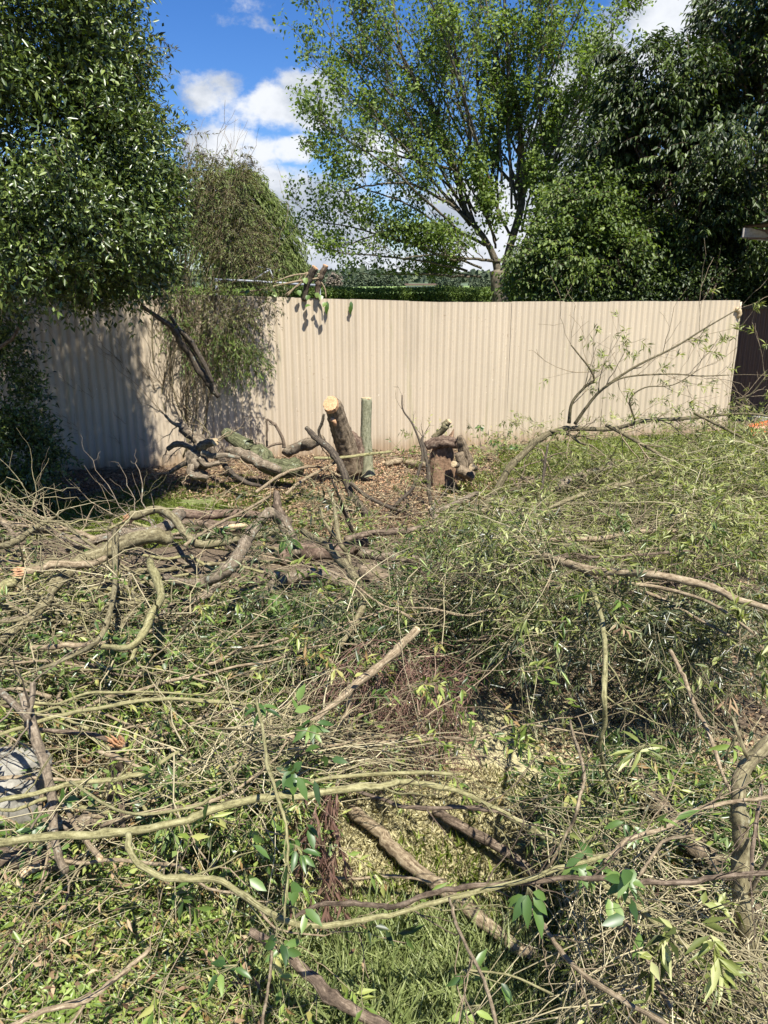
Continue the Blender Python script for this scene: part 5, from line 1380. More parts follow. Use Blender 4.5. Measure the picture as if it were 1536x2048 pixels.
ctr = len(V); V.append([bc[0], bc[1] + .12, .26])
Q = [[i * k + q, i * k + (q + 1) % k, (i + 1) * k + (q + 1) % k, (i + 1) * k + q] for i in range(rings - 1) for q in range(k)]
t3 = [[(rings - 1) * k + q, (rings - 1) * k + (q + 1) % k, ctr] for q in range(k)]
mb = MB(); mb.add(np.array(V), Q, t3); mb.build('rotten_wood', 'rot', rt, tuple(bc))
mb = MB()
for pp, ys_ in (([(940, 935, 10), (932, 915, 13), (925, 893, 11), (921, 872, 5)], (8.1, 8.0)), ([(945, 955, 9), (930, 945, 11), (915, 940, 10)], (7.95, 7.9)), ([(920, 960, 10), (926, 930, 11), (918, 905, 9)], (8.0, 8.0))):
    B = spline(trace(pp, None, ys_), 5); tubes(mb, B[:, :3], B[:, 3], 14, rnoise=.2, seed=6)
mb.build('side_stem', 'ridged', rt, tuple(bc))
for (x_, y_, Y_) in ((908, 928, 7.75), (944, 934, 7.8)):
    B = trace([(x_ + 6, y_ + 3, 6), (x_, y_, 6.5)], None, (Y_ + .08, Y_)); mb = MB(); tubes(mb, B[:, :3], B[:, 3], 12); s_ = mb.build('sawn_stub', 'grey', rt, tuple(B[0, :3])); s_['_org'] = [float(v_) for v_ in B[0, :3]]
    cut_face(B[:, :3], B[:, 3], 1, s_)

# climbing-plant stems snapped and hanging in the air from the shrub ----------
limb('hanging_branch', 'dark twisted vine trunk hanging broken over the fence at left', 'vine', 'dark', [(282, 612, 3), (310, 632, 4), (340, 652, 5), (362, 685, 6.5), (384, 712, 7), (402, 745, 7.5), (420, 768, 7), (438, 793, 5)], None, (7.2, 7.6, 7.7), k=12, knob=.18, group='hanging stems', seed=4,
     kids=[([(325, 645, 3.5), (352, 655, 4.5), (380, 680, 5), (392, 700, 5), (412, 735, 4.5), (425, 765, 4)], None, (7.5, 7.62)), ([(335, 622, 2.5), (345, 640, 3), (368, 672, 4), (395, 708, 4)], None, (7.55, 7.6))])

# cut stems sticking up over the fence, with round leaves ----------------------
fy = fence_at(np.interp(620, [0, 1], [0, 1]))[1] if False else None
def fence_y_at_px(px):
    best = None
    for s in np.linspace(0, Lf, 300):
        c_ = fence_at(s); q = np.array([c_[0], c_[1], 1.9]) - CAM
        x_ = 768 + F * q[0] / (q @ FWD)
        if best is None or abs(x_ - px) < best[0]: best = (abs(x_ - px), c_[1])
    return best[1]
Yf = fence_y_at_px(620)
for lab, pp in (('short sawn dark branch stub leaning over the fence top', [(608, 600, 5), (612, 575, 6), (620, 550, 7), (629, 538, 7)]), ('taller sawn tan branch stub beside the dark one on the fence', [(634, 598, 5), (636, 570, 6), (642, 550, 6), (648, 532, 5.5)])):
    limb('sawn_branch', lab, CB, 'brown' if 'tan' in lab else 'dark', pp, None, (Yf - .05, Yf - .12), k=12, knob=.12, cut=1, cutmat='wood', group='stems over the fence')
vi = empty('climber_sprig', tuple(aty(560, 580, Yf - .1)), 'leafy climber sprig with round green leaves draped over the fence top', 'climber')
mb = MB(); ml = MB(); g = np.random.default_rng(12)
for pp in ([(480, 585, 2), (520, 580, 2), (560, 570, 2.3), (610, 560, 2.2), (645, 556, 2)], [(545, 566, 1.8), (590, 550, 1.8), (640, 548, 1.6)], [(570, 590, 1.8), (600, 568, 1.8), (616, 546, 1.6)], [(640, 560, 1.8), (650, 578, 1.6), (652, 596, 1.4)],
           [(595, 565, 1.8), (608, 548, 1.8), (625, 545, 1.8)], [(610, 560, 2), (590, 575, 2), (575, 592, 2)]):
    B = spline(trace(pp, None, (Yf - .1, Yf - .12)), 5); tubes(mb, B[:, :3], B[:, 3], 5)
lp = [(500, 580), (525, 577), (538, 572), (545, 585), (530, 590), (610, 555), (596, 580), (618, 590), (636, 585), (642, 590), (505, 590), (515, 568), (652, 605), (622, 610)]
P = np.array([aty(x, y, Yf - .12 - .03 * g.random()) for x, y in lp]); n = len(P)
D = unit(np.stack([g.normal(0, .6, n), g.normal(-.3, .3, n), g.normal(-.7, .4, n)], 1))
leaves(ml, P, D, unit(np.array([[0, -1, .7]]) + g.normal(0, .3, (n, 3))), g.uniform(.07, .11, n), .075, np.clip(g.normal(.75, .2, n), 0, 1), 1, .2)
mb.build('stem', 'tan', vi, tuple(aty(560, 580, Yf - .1))); ml.build('foliage', 'bigleaf', vi, tuple(aty(560, 580, Yf - .1)))
for lab, (x, y) in (('curled leaf stuck on the fence just right of the cut stems', (654, 602)), ('lone curled leaf hooked on the fence top', (702, 602))):
    Yl = fence_y_at_px(x) - .05
    ml = MB(); P = np.array([aty(x, y, Yl), aty(x - 1, y + 8, Yl - .03)]); D = unit(np.array([[.05, -.35, -.9], [-.1, -.2, -.95]]))
    leaves(ml, P, D, np.array([[.2, -1, .2], [-.4, -1, .1]]), np.array([.15, .12]), .055, np.array([.3, .5]), 1, .3)
    tag(ml.build('curled_leaf', 'bigleaf', None, tuple(P[0])), lab, 'leaf', 'leaves caught on the fence')
# lichened stone at left
g = np.random.default_rng(17)
sc0 = at(5, 1585, .12)
mb = MB(); nu, nv = 28, 18; V = []
for i in range(nv):
    for j in range(nu):
        th = math.pi * i / (nv - 1); ph = 2 * math.pi * j / nu
        d_ = np.array([math.sin(th) * math.cos(ph), math.sin(th) * math.sin(ph), math.cos(th)])
        rr = 1 + .18 * mnoise.noise(Vector(d_ * 2.2)) + .07 * mnoise.noise(Vector(d_ * 6))
        q = np.sign(d_) * np.abs(d_) ** .7 * rr
        V.append(sc0 + q * [.17, .20, .15])
Q = [[i * nu + j, (i + 1) * nu + j, (i + 1) * nu + (j + 1) % nu, i * nu + (j + 1) % nu] for i in range(nv - 1) for j in range(nu)]
mb.add(np.array(V), Q)
M['stone'] = bark_mat('lichened_grey_stone', [(.16, .15, .125), (.30, .285, .24), (.44, .42, .36)], (.40, .40, .33), .0, 9, .6, .01, .9)
tag(mb.build('boulder', 'stone', None, tuple(sc0)), 'pale lichen-covered boulder at the left edge', 'boulder')
# ------------------------------------------------------------------ brush too dense to count
def poly_pts(poly, n, g):
    poly = np.array(poly, float); x0, y0 = poly.min(0); x1, y1 = poly.max(0)
    out = []
    c = 0
    while c < n:
        q = np.stack([g.uniform(x0, x1, n * 2), g.uniform(y0, y1, n * 2)], 1)
        ins = np.zeros(len(q), bool); j = len(poly) - 1
        for i in range(len(poly)):
            a, b = poly[i], poly[j]
            cond = ((a[1] > q[:, 1]) != (b[1] > q[:, 1])) & (q[:, 0] < (b[0] - a[0]) * (q[:, 1] - a[1]) / (b[1] - a[1] + 1e-9) + a[0])
            ins ^= cond; j = i
        out.append(q[ins]); c += ins.sum()
    return np.concatenate(out)[:n]

def region(poly, n, z0, z1, g, top=1.5):
    q = poly_pts(poly, n, g)
    z = z0 + (z1 - z0) * g.random(n) ** (1 / top)
    return at_many(q[:, 0], q[:, 1], z)

def heap(name, label, parts, ymin=0):
    """parts: list of dict(poly,n,z,leaf,nleaf,L,W,len,droop,dir,tw,tmat)"""
    acc = {}
    for i, p in enumerate(parts):
        g = np.random.default_rng(1000 + i * 7 + len(label))
        P = region(p['poly'], p['n'], *p['z'], g, p.get('top', 1.5))
        hn = np.clip(.72 + noise3(P, 1.1, 40.0) * 1.3, .12, 1.35); P[:, 2] *= hn
        keep = noise3(P, p.get('ns', 1.6), i * 5.1) > p.get('thin', -.25)
        keep &= P[:, 1] > p.get('ymin', ymin)
        P = P[keep]
        D = rand_dirs(len(P), g) * np.array([1, 1, p.get('flat', .35)]) + np.array(p.get('dir', (0, 0, 0)))
        tm, lm = p.get('tmat', 'twigs'), p.get('leaf')
        mt = acc.setdefault(tm, MB())
        ml = acc.setdefault(lm, MB()) if lm else None
        LL = p.get('len', .25) * g.uniform(.5, 1.3, len(P))
        # clearings: lawn, hollows and the spots where single logs lie bare
        Du = unit(D); E3 = P + Du * LL[:, None]; E3[:, 2] -= p.get('droop', .4) * LL
        keep = np.ones(len(P), bool)
        for Z_ in (P, (P + E3) / 2, E3):
            qx, qy = to_px(Z_)
            for (hx, hy, rx, ry, pr) in HOLES:
                keep &= ~((((qx - hx) / rx) ** 2 + ((qy - hy) / ry) ** 2 < 1) & (g.random(len(P)) < pr))
        P, D, LL = P[keep], D[keep], LL[keep]
        sprays(mt, ml, P, D, LL, p.get('nleaf', 12) if lm else 0, p.get('L', .06), p.get('W', .012), p.get('droop', .4), p.get('tw', .0016), p.get('lod', 0), g=g,
               spread=p.get('spread', .7), t0=p.get('t0', .15), npt=p.get('npt', 5), wob=p.get('wob', .06), vshift=p.get('vs', 0), up=p.get('up', .5))
    org = (0, 5, 0)
    keys = [k_ for k_ in acc if acc[k_].n]
    root = None
    for k_ in keys:
        nm = name if root is None else ('dry_twigs' if 'twig' in k_ else 'foliage')
        o = acc[k_].build(nm, k_, root, org)
        if root is None:
            root = o; o['_org'] = [0.0, 5.0, 0.0]; tag(o, label, None, None, 'stuff')
        else:
            o['kind'] = 'stuff'
    return root

HOLES = [(1000, 1430, 55, 42, .92), (870, 1720, 190, 115, .96), (775, 1650, 90, 70, .95), (960, 1800, 150, 100, .93), (180, 1650, 95, 40, .7), (30, 1580, 60, 55, .8),
         (780, 1960, 270, 110, .75), (1140, 1480, 45, 50, .8), (640, 1135, 120, 45, .8), (235, 1540, 26, 60, .85), (1200, 1370, 40, 60, .6), (1290, 1440, 50, 60, .6), (690, 1450, 40, 30, .4),
         (450, 1110, 60, 70, .5), (250, 1180, 60, 60, .4), (1390, 1715, 60, 60, .7), (1310, 1620, 50, 40, .7), (885, 945, 48, 50, 1.0), (1320, 1160, 200, 14, .7), (1100, 1125, 60, 12, .7), (540, 1050, 30, 40, .8), (980, 980, 30, 60, .5)]
# light willow brush, right, 6-9 m away
RB = [(930, 1000), (1010, 935), (1090, 910), (1200, 900), (1330, 890), (1440, 880), (1560, 868), (1560, 1150), (1400, 1165), (1250, 1140), (1080, 1105), (950, 1105), (900, 1060)]
heap('willow_brush', 'light green willow brush heaped along the right of the yard', [
    dict(poly=[(930, 890), (1080, 868), (1560, 845), (1560, 970), (930, 980)], n=950, z=(.1, .65), leaf='brushlight', nleaf=12, L=.055, W=.009, len=.36, droop=.2, dir=(0, 0, .5), vs=-.08, flat=.8, ns=1.4, thin=-.1),
    dict(poly=[(1130, 880), (1250, 862), (1400, 848), (1560, 825), (1560, 920), (1130, 925)], n=420, z=(.35, .6), leaf='brushlight', nleaf=13, L=.06, W=.010, len=.36, droop=.2, dir=(0, 0, .5), flat=.8, ns=1.4, thin=-.2, vs=-.05),
    dict(poly=RB, n=2100, z=(0, .62), leaf='brushlight', nleaf=13, L=.062, W=.0105, len=.34, droop=.35, thin=-.12, ns=2.2, vs=.0, tmat='twigs'),
    dict(poly=[(1010, 935), (1200, 895), (1560, 862), (1560, 1000), (1000, 1000)], n=300, z=(0, .3), leaf='brushmix', nleaf=14, L=.06, W=.011, len=.38, droop=.3, vs=-.2, thin=-.3),
    dict(poly=[(1360, 860), (1560, 835), (1560, 1120), (1370, 1150), (1340, 1000)], n=420, z=(.2, .75), leaf='brushlight', nleaf=16, L=.07, W=.0125, len=.4, droop=.4, dir=(0, -.2, .4)),
    dict(poly=[(905, 900), (960, 880), (1000, 930), (985, 1090), (905, 1060)], n=260, z=(0, .42), leaf='brushlight', nleaf=14, L=.08, W=.013, len=.3, droop=.2, vs=-.1),
    dict(poly=RB, n=1700, z=(.05, .75), leaf=None, len=.6, droop=.2, tw=.0026, flat=.25, tmat='twigs', wob=.05)])
# dark willow heap
DK = [(560, 1170), (700, 1200), (800, 1160), (870, 1120), (1000, 1110), (1200, 1160), (1380, 1200), (1560, 1230), (1560, 1560), (1480, 1620), (1300, 1560), (1240, 1480), (1080, 1370), (930, 1350), (780, 1290), (600, 1260)]
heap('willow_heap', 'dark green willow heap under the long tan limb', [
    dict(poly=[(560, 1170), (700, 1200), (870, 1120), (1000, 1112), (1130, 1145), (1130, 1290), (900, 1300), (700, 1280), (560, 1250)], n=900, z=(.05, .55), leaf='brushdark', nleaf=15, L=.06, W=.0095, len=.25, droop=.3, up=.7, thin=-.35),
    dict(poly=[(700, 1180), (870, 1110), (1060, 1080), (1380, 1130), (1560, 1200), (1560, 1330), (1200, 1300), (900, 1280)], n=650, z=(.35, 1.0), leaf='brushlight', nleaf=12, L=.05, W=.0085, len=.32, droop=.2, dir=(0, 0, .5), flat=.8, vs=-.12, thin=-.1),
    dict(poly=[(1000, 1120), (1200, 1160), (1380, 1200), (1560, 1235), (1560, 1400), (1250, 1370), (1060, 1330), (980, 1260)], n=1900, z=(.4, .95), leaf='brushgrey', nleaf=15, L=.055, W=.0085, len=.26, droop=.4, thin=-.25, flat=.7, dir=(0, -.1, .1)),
    dict(poly=[(1250, 1350), (1560, 1380), (1560, 1600), (1480, 1640), (1330, 1560), (1240, 1480)], n=950, z=(.25, .8), leaf='brushdark', nleaf=16, L=.055, W=.0085, len=.25, droop=.6, vs=-.12, thin=-.4, dir=(0, -.3, -.3)),
    dict(poly=[(1040, 1290), (1250, 1350), (1290, 1560), (1150, 1540), (1080, 1440)], n=260, z=(.5, .85), leaf='brushgrey', nleaf=13, L=.07, W=.011, len=.25, droop=.8, dir=(0, -.5, -.5), thin=-.2),
    dict(poly=[(1030, 1260), (1330, 1300), (1330, 1560), (1060, 1500)], n=75, z=(.6, .95), leaf='brushmix', nleaf=10, L=.06, W=.011, len=.3, droop=.8, vs=.1),
    dict(poly=DK, n=900, z=(.3, .95), leaf=None, len=.5, droop=.3, tw=.0022, flat=.8, thin=-.4),
    dict(poly=[(1100, 1130), (1560, 1250), (1560, 1350), (1150, 1260)], n=170, z=(.9, 1.05), leaf='brushlight', nleaf=10, L=.06, W=.009, len=.4, droop=.5, dir=(.8, -.3, -.1), vs=-.1)], ymin=2.95)
# pinkish dead twig mound
PK = [(640, 1350), (730, 1300), (860, 1280), (960, 1310), (930, 1380), (900, 1460), (900, 1500), (860, 1520), (760, 1530), (660, 1510), (600, 1430)]
heap('dead_twigs', 'mound of pinkish dead twigs drooping in the centre', [
    dict(poly=PK, n=2600, z=(.05, .7), leaf=None, len=.36, droop=.5, tw=.0022, flat=.7, tmat='pinktwig', dir=(-.1, -.4, -.1), thin=-.6, npt=6, wob=.07),
    dict(poly=PK, n=260, z=(.3, .75), leaf='brushmix', nleaf=9, L=.05, W=.008, len=.25, droop=1.1, tmat='pinktwig', dir=(0, -.3, -.5)),
    dict(poly=PK, n=330, z=(.3, .8), leaf='brushgrey', nleaf=10, L=.055, W=.009, len=.22, droop=1.0, tmat='pinktwig', dir=(0, -.3, -.3)),
    dict(poly=[(930, 1270), (1110, 1280), (1120, 1340), (960, 1340)], n=120, z=(.65, .95), leaf='deadleaf', nleaf=8, L=.06, W=.009, len=.3, droop=1.3, tmat='pinktwig', dir=(0, -.4, -.6)),
    dict(poly=[(610, 1590), (690, 1590), (690, 1760), (665, 1790), (625, 1790)], ymin=1.9, n=55, z=(.3, .5), leaf='deadleaf', nleaf=15, L=.07, W=.010, len=.22, droop=1.0, tmat='pinktwig', dir=(0, -.2, -1.4), flat=.2, spread=.4)], ymin=3.0)
# mixed brush of the left and middle
LF = [(-30, 1090), (250, 1110), (450, 1150), (620, 1210), (720, 1260), (640, 1330), (590, 1450), (640, 1580), (600, 1700), (350, 1720), (150, 1700), (-30, 1640)]
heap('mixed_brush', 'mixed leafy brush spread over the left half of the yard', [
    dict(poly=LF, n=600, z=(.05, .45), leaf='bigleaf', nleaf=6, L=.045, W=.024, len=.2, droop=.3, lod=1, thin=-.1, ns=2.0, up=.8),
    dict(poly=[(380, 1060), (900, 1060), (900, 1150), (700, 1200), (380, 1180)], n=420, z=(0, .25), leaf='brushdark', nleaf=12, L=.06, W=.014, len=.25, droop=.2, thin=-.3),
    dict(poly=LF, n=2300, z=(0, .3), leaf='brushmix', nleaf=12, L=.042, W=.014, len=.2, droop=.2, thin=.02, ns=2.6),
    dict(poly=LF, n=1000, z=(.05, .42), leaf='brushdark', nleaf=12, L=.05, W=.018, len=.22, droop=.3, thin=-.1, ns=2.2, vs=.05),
    dict(poly=[(320, 1180), (640, 1200), (640, 1300), (330, 1330)], n=260, z=(.1, .35), leaf='brushdark', nleaf=13, L=.07, W=.011, len=.22, droop=.3),
    dict(poly=LF, n=700, z=(.02, .5), leaf=None, len=.75, droop=.12, tw=.0034, flat=.18, tmat='twigs', thin=-.6, dir=(.25, .05, 0), wob=.05, npt=7),
    dict(poly=[(-30, 1010), (200, 1060), (330, 1120), (200, 1250), (-30, 1320)], n=110, z=(.2, .6), leaf=None, len=.6, droop=.15, tw=.0045, flat=.2, tmat='twigs', thin=-.6, dir=(.8, .0, 0), wob=.09, npt=8),
    dict(poly=[(330, 1400), (640, 1380), (700, 1560), (640, 1740), (330, 1740)], n=420, z=(.1, .6), leaf=None, len=.6, droop=.2, tw=.0028, flat=.3, tmat='twigs', thin=-.6, wob=.05, npt=7, dir=(.5, .3, .1)),
    dict(poly=[(280, 1560), (640, 1540), (640, 1780), (560, 1860), (420, 1860), (250, 1760)], n=600, z=(.05, .4), leaf='brushmix', nleaf=13, L=.045, W=.008, len=.22, droop=.4, thin=-.3),
    dict(poly=[(380, 1030), (900, 1010), (900, 1110), (700, 1080), (380, 1100)], n=220, z=(0, .25), leaf='brushmix', nleaf=9, L=.06, W=.018, len=.25, droop=.2, thin=-.1)], ymin=2.2)
# lower left low growth, ground leaves
heap('ground_cover', 'low yellow-green ground cover and dead leaves at the bottom left', [
    dict(poly=[(-40, 1700), (300, 1740), (480, 1860), (600, 1960), (620, 2100), (-60, 2100)], n=1500, z=(0, .14), leaf='lime', nleaf=9, L=.030, W=.012, len=.12, droop=.1, up=1, thin=-.1, ns=4, vs=-.1),
    dict(poly=[(-40, 1700), (300, 1740), (480, 1860), (600, 1960), (620, 2100), (-60, 2100)], n=1100, z=(0, .16), leaf='brushmix', nleaf=9, L=.035, W=.009, len=.14, droop=.1, thin=-.2, ns=4),
    dict(poly=[(-40, 1700), (620, 1780), (620, 2100), (-60, 2100)], n=600, z=(0, .25), leaf='litter', nleaf=3, L=.04, W=.012, len=.4, droop=.1, tw=.0015, flat=.2, tmat='twigs')])
# lower right leafy shoots near the camera
RL = [(1080, 1760), (1250, 1700), (1400, 1780), (1560, 1760), (1560, 2100), (1200, 2100), (1120, 1960)]
heap('leafy_shoots', 'bright leafy shoots lying in the lower right corner', [
    dict(poly=RL, n=420, z=(.05, .5), leaf='brushlight', nleaf=9, L=.045, W=.0095, len=.24, droop=.4, lod=1, thin=-.2, spread=.8, vs=-.05),
    dict(poly=[(1080, 1530), (1260, 1500), (1560, 1560), (1560, 1800), (1420, 1780), (1250, 1680), (1120, 1640)], n=750, z=(0, .45), leaf='brushdark', nleaf=12, L=.055, W=.010, len=.25, droop=.4, thin=-.3),
    dict(poly=[(1080, 1530), (1560, 1560), (1560, 1800), (1120, 1640)], n=260, z=(.1, .5), leaf='brushmix', nleaf=10, L=.055, W=.011, len=.25, droop=.4, thin=-.3),
    dict(poly=RL, n=300, z=(0, .35), leaf='brushdark', nleaf=9, L=.05, W=.012, len=.22, droop=.4, lod=1),
    dict(poly=[(1080, 1560), (1230, 1540), (1330, 1700), (1240, 1840), (1130, 1780)], n=260, z=(.0, .35), leaf='brushmix', nleaf=9, L=.06, W=.011, len=.24, droop=.4, lod=1),
    dict(poly=RL, n=650, z=(0, .5), leaf=None, len=.55, droop=.2, tw=.0022, flat=.4, tmat='twigs', npt=6, thin=-.6),
    dict(poly=[(1000, 1540), (1330, 1540), (1330, 1850), (1080, 1800)], n=220, z=(0, .5), leaf=None, len=.5, droop=.2, tw=.002, flat=.4, tmat='twigs', npt=6, thin=-.6, dir=(.5, -.4, 0)),
    dict(poly=[(1300, 1740), (1560, 1800), (1560, 2060), (1330, 1960)], n=300, z=(0, .3), leaf='deadleaf', nleaf=8, L=.05, W=.009, len=.2, droop=.5, tmat='pinktwig')])
# loose twigs scattered on mulch and lawn
heap('twig_litter', 'loose twigs scattered on the mulch and the dry lawn', [
    dict(poly=[(300, 950), (640, 930), (900, 930), (960, 1010), (900, 1090), (600, 1080), (300, 1030)], n=620, z=(0, .05), leaf=None, len=.35, droop=0, tw=.0022, flat=.06, tmat='twigs'),
    dict(poly=[(560, 960), (880, 940), (900, 1060), (700, 1080), (560, 1060)], n=150, z=(0, .3), leaf=None, len=.5, droop=0, tw=.0028, flat=.6, tmat='twigs', dir=(0, 0, .4), npt=7),
    dict(poly=[(100, 935), (900, 905), (900, 925), (100, 960)], n=500, z=(0, .05), leaf=None, len=.25, droop=0, tw=.003, flat=.1, tmat='litter'),
    dict(poly=[(640, 1600), (1100, 1580), (1200, 1800), (1100, 2060), (500, 2060), (600, 1850)], n=330, z=(.02, .2), leaf=None, len=.4, droop=.1, tw=.0016, flat=.15, tmat='twigs'),
    dict(poly=[(760, 880), (1050, 860), (1030, 930), (780, 935)], n=60, z=(0, .25), leaf='brushmix', nleaf=8, L=.06, W=.02, len=.3, droop=0, dir=(0, 0, 1.0), vs=-.1)])

# whole cut boughs, built as a few kinds and copied -------------------------------
def bough(i, label, mat, length, r, nside, leaf, nleaf, group, L=.055, W=.011, nm='cut_bough', bend=.25, lod=0, side=(.25, .55)):
    g = np.random.default_rng(500 + i)
    t = np.linspace(0, 1, 12)
    P = np.stack([t * length, np.cumsum(g.normal(0, .028, 12)) * length, .02 + np.cumsum(g.normal(0, .018, 12)) * length + bend * length * t * (1 - t)], 1)
    R = r * (1 - .72 * t) * (1 + g.normal(0, .07, 12))
    A = spline(np.column_stack([P, R]), 3)
    mb = MB(); tubes(mb, A[:, :3], A[:, 3], 8, rnoise=.05, seed=i)
    o = mb.build(nm, mat, None, (0, 0, 0)); o['_org'] = [0.0, 0.0, 0.0]; tag(o, label, 'branch', group)
    C = resamp(A, 12)
    P1, R1 = grow(C[None, :, :3], C[None, :, 3], nside, side, (.35, .8), 8, g, up=.12, tmin=.15, rs=.55, wob=.06)
    P2, R2 = grow(P1, R1, 3, (.3, .6), (.35, .8), 6, g, up=.1, rs=.6)
    R2 = np.maximum(R2, .0012)
    for q in range(nside):
        mt = MB(); tubes(mt, P1[q:q + 1], R1[q:q + 1], 6, cap=False); tubes(mt, P2[3 * q:3 * q + 3], R2[3 * q:3 * q + 3], 4, cap=False)
        mt.build('fork', mat, o, tuple(P1[q, 0]))
    if leaf:
        ml = MB(); n = nleaf; k = g.integers(0, len(P2), n); st = P2[k, 3]; dd = unit(P2[k, 5] - P2[k, 3]) + rand_dirs(n, g) * .4
        mt = MB(); sprays(mt, ml, st, dd, g.uniform(.12, .24, n), 11, L, W, .5, .0011, lod, g=g)
        f = ml.build('foliage', leaf, o, (0, 0, 0)); mt.build('twigs', 'twigs', o, (0, 0, 0))['kind'] = 'stuff'
    return o
def copy_tree(o, parent=None):
    c = o.copy(); COL.objects.link(c); c.parent = parent
    for ch in kids_of.get(o.name, []): copy_tree(ch, c)
    return c
def strew(protos, poly, n, z, ang, seed, tilt=.12, sc=(.75, 1.2), ymin=0):
    g = np.random.default_rng(seed); done = 0
    for tries in range(n * 8):
        if done >= n: break
        q = poly_pts(poly, 1, g); P = at_many(q[:, 0], q[:, 1], g.uniform(z[0], z[1], 1)); i = done
        pr = protos[i % len(protos)]; a = math.radians(g.choice(ang) + g.normal(0, 22)); k = g.uniform(*sc)
        tx_, ty_ = to_px(P + k * np.array([[math.cos(a), math.sin(a), 0]]) * np.linspace(0, 1.15, 6)[:, None])
        if any(np.any(((tx_ - h[0]) / h[2]) ** 2 + ((ty_ - h[1]) / h[3]) ** 2 < 1) for h in HOLES if h[4] > .9): continue
        if (P[0, 1] + min(0, k * math.sin(a))) < ymin: continue
        done += 1
        o = pr if i < len(protos) else copy_tree(pr)
        o.location = tuple(P[0])
        o.rotation_euler = (g.normal(0, .25), g.normal(0, tilt), a); o.scale = (k, k, k)
G1, G2, G3, G4 = 'bare forked boughs in the left pile', 'leafy willow boughs on the right', 'dry boughs over the left brush', 'fine dry boughs over the central heap'
pa = [bough(i, 'bare forked bough tangled in the left pile', ('tan', 'olive', 'grey', 'yellow', 'tan', 'olive', 'brown')[i], (1.3, 1.6, 1.1, 1.4, 1.0, 1.7, 1.2)[i], (.014, .017, .018, .013, .010, .015, .012)[i], 5 + i % 3, None, 0, G1, side=(.35, .7)) for i in range(7)]
pb = [bough(10 + i, 'leafy willow bough heaped in the right-hand brush', ('tan', 'olive', 'brown', 'tan', 'olive', 'tan')[i], (1.3, 1.5, 1.1, 1.4, 1.2, 1.6)[i], (.009, .011, .008, .010, .008, .012)[i], 7, 'brushlight', 15, G2, .055, .0100) for i in range(6)]
pc = [bough(20 + i, 'dry leafy bough lying over the left brush', ('tan', 'yellow', 'olive', 'tan', 'brown', 'tan')[i], (1.1, 1.3, .9, 1.2, 1.0, 1.4)[i], (.007, .009, .006, .008, .007, .009)[i], 6, 'brushmix', 16, G3, .05, .013) for i in range(6)]
pd = [bough(30 + i, 'fine drooping bough over the central willow heap', ('tan', 'brown', 'olive', 'tan')[i], (.9, 1.1, .8, 1.0)[i], (.006, .007, .005, .006)[i], 7, ('brushgrey', 'brushdark', 'brushgrey', 'brushlight')[i], 14, G4, .055, .009, bend=.4) for i in range(4)]
kids_of = {}
for o_ in SC.objects:
    if o_.parent is not None: kids_of.setdefault(o_.parent.name, []).append(o_)
strew(pa, [(-60, 1030), (200, 1050), (420, 1060), (640, 1120), (600, 1240), (420, 1290), (200, 1330), (-60, 1330)], 42, (.06, .32), [170, 190, 215, 10, 150], 1)
strew(pb, [(930, 1010), (1010, 950), (1330, 905), (1560, 880), (1560, 1080), (1250, 1080), (950, 1070)], 56, (.08, .3), [0, 20, 160, 180, 340, 60], 2)
strew(pc, [(-60, 1330), (520, 1260), (560, 1480), (500, 1650), (300, 1720), (-60, 1700)], 34, (.12, .45), [0, 20, 170, 200, 340], 3)
strew(pd, [(800, 1180), (1200, 1180), (1560, 1260), (1560, 1480), (1240, 1420), (1100, 1290), (760, 1300)], 26, (.4, .7), [250, 280, 300, 230, 340, 200], 4, tilt=.3, ymin=2.9)

# broad sprigs that read singly ------------------------------------------------
def sprig(label, px, py, z, r, n, L, W, seed, mat='bigleaf', stem=None, dn=-.2):
    L *= .72; W *= .66; n = int(n * 1.3) + 1
    g = np.random.default_rng(seed); c = at(px, py, z)
    e = empty('leaf_sprig', tuple(c), label, 'sprig', 'broad-leaved sprigs'); ml = MB(); mb = MB()
    s_ = stem if stem is not None else [g.normal(0, .1), .05, -.12]
    P = resamp(spline(np.array([c + s_, c + np.array(s_) * .5 + [0, 0, .02], c])), 8); tubes(mb, P, np.linspace(.003, .0018, 8), 5)
    a = np.arange(n) / n * 6.28 + g.normal(0, .3, n)
    D = unit(np.stack([np.cos(a), np.sin(a) * .8 - .2, dn + g.normal(0, .3, n)], 1))
    Pn = c + D * r * .2 + np.outer(g.random(n), np.array(s_)) * .4
    for q in range(n): tubes(mb, np.array([c + (Pn[q] - c) * 0, Pn[q]]), np.array([.0013, .001]), 4, cap=False)
    Nn = unit(np.array([[.1, -.5, 1.0]]) + g.normal(0, .35, (n, 3)))
    leaves(ml, Pn, D, Nn, L * g.uniform(.7, 1.15, n), W * g.uniform(.8, 1.15, n), np.clip(g.normal(.45, .28, n), 0, 1), 1, .38, .4)
    mb.build('stem', 'yellow', e, tuple(c)); ml.build('foliage', mat, e, tuple(c)); return e
sprig('large glossy oval leaves hanging at the centre of the red-brown branch', 1055, 1775, .9, .05, 7, .085, .034, 1, dn=-.6)
sprig('pair of round leaves on the red-brown branch, right of the large oval ones', 1250, 1745, .92, .04, 4, .055, .032, 2)
sprig('dark leaves hanging from the pinkish stem at bottom centre', 925, 1940, .8, .04, 5, .06, .028, 3)
sprig('bright lime leaf bunch at the bottom centre edge', 960, 2010, .75, .04, 3, .06, .026, 4, 'lime')
sprig('glossy leaf bunch over the tan sawn pole', 630, 1440, .8, .06, 9, .09, .035, 5)
sprig('dark leaf bunch left of the one over the tan sawn pole', 505, 1405, .85, .05, 6, .08, .03, 6)
sprig('broad leaves at the bend of the brownish yellow branch', 560, 1880, .75, .05, 6, .065, .03, 7)
sprig('hanging leaves under the bend of the brownish yellow branch', 475, 1930, .7, .04, 4, .06, .028, 8)
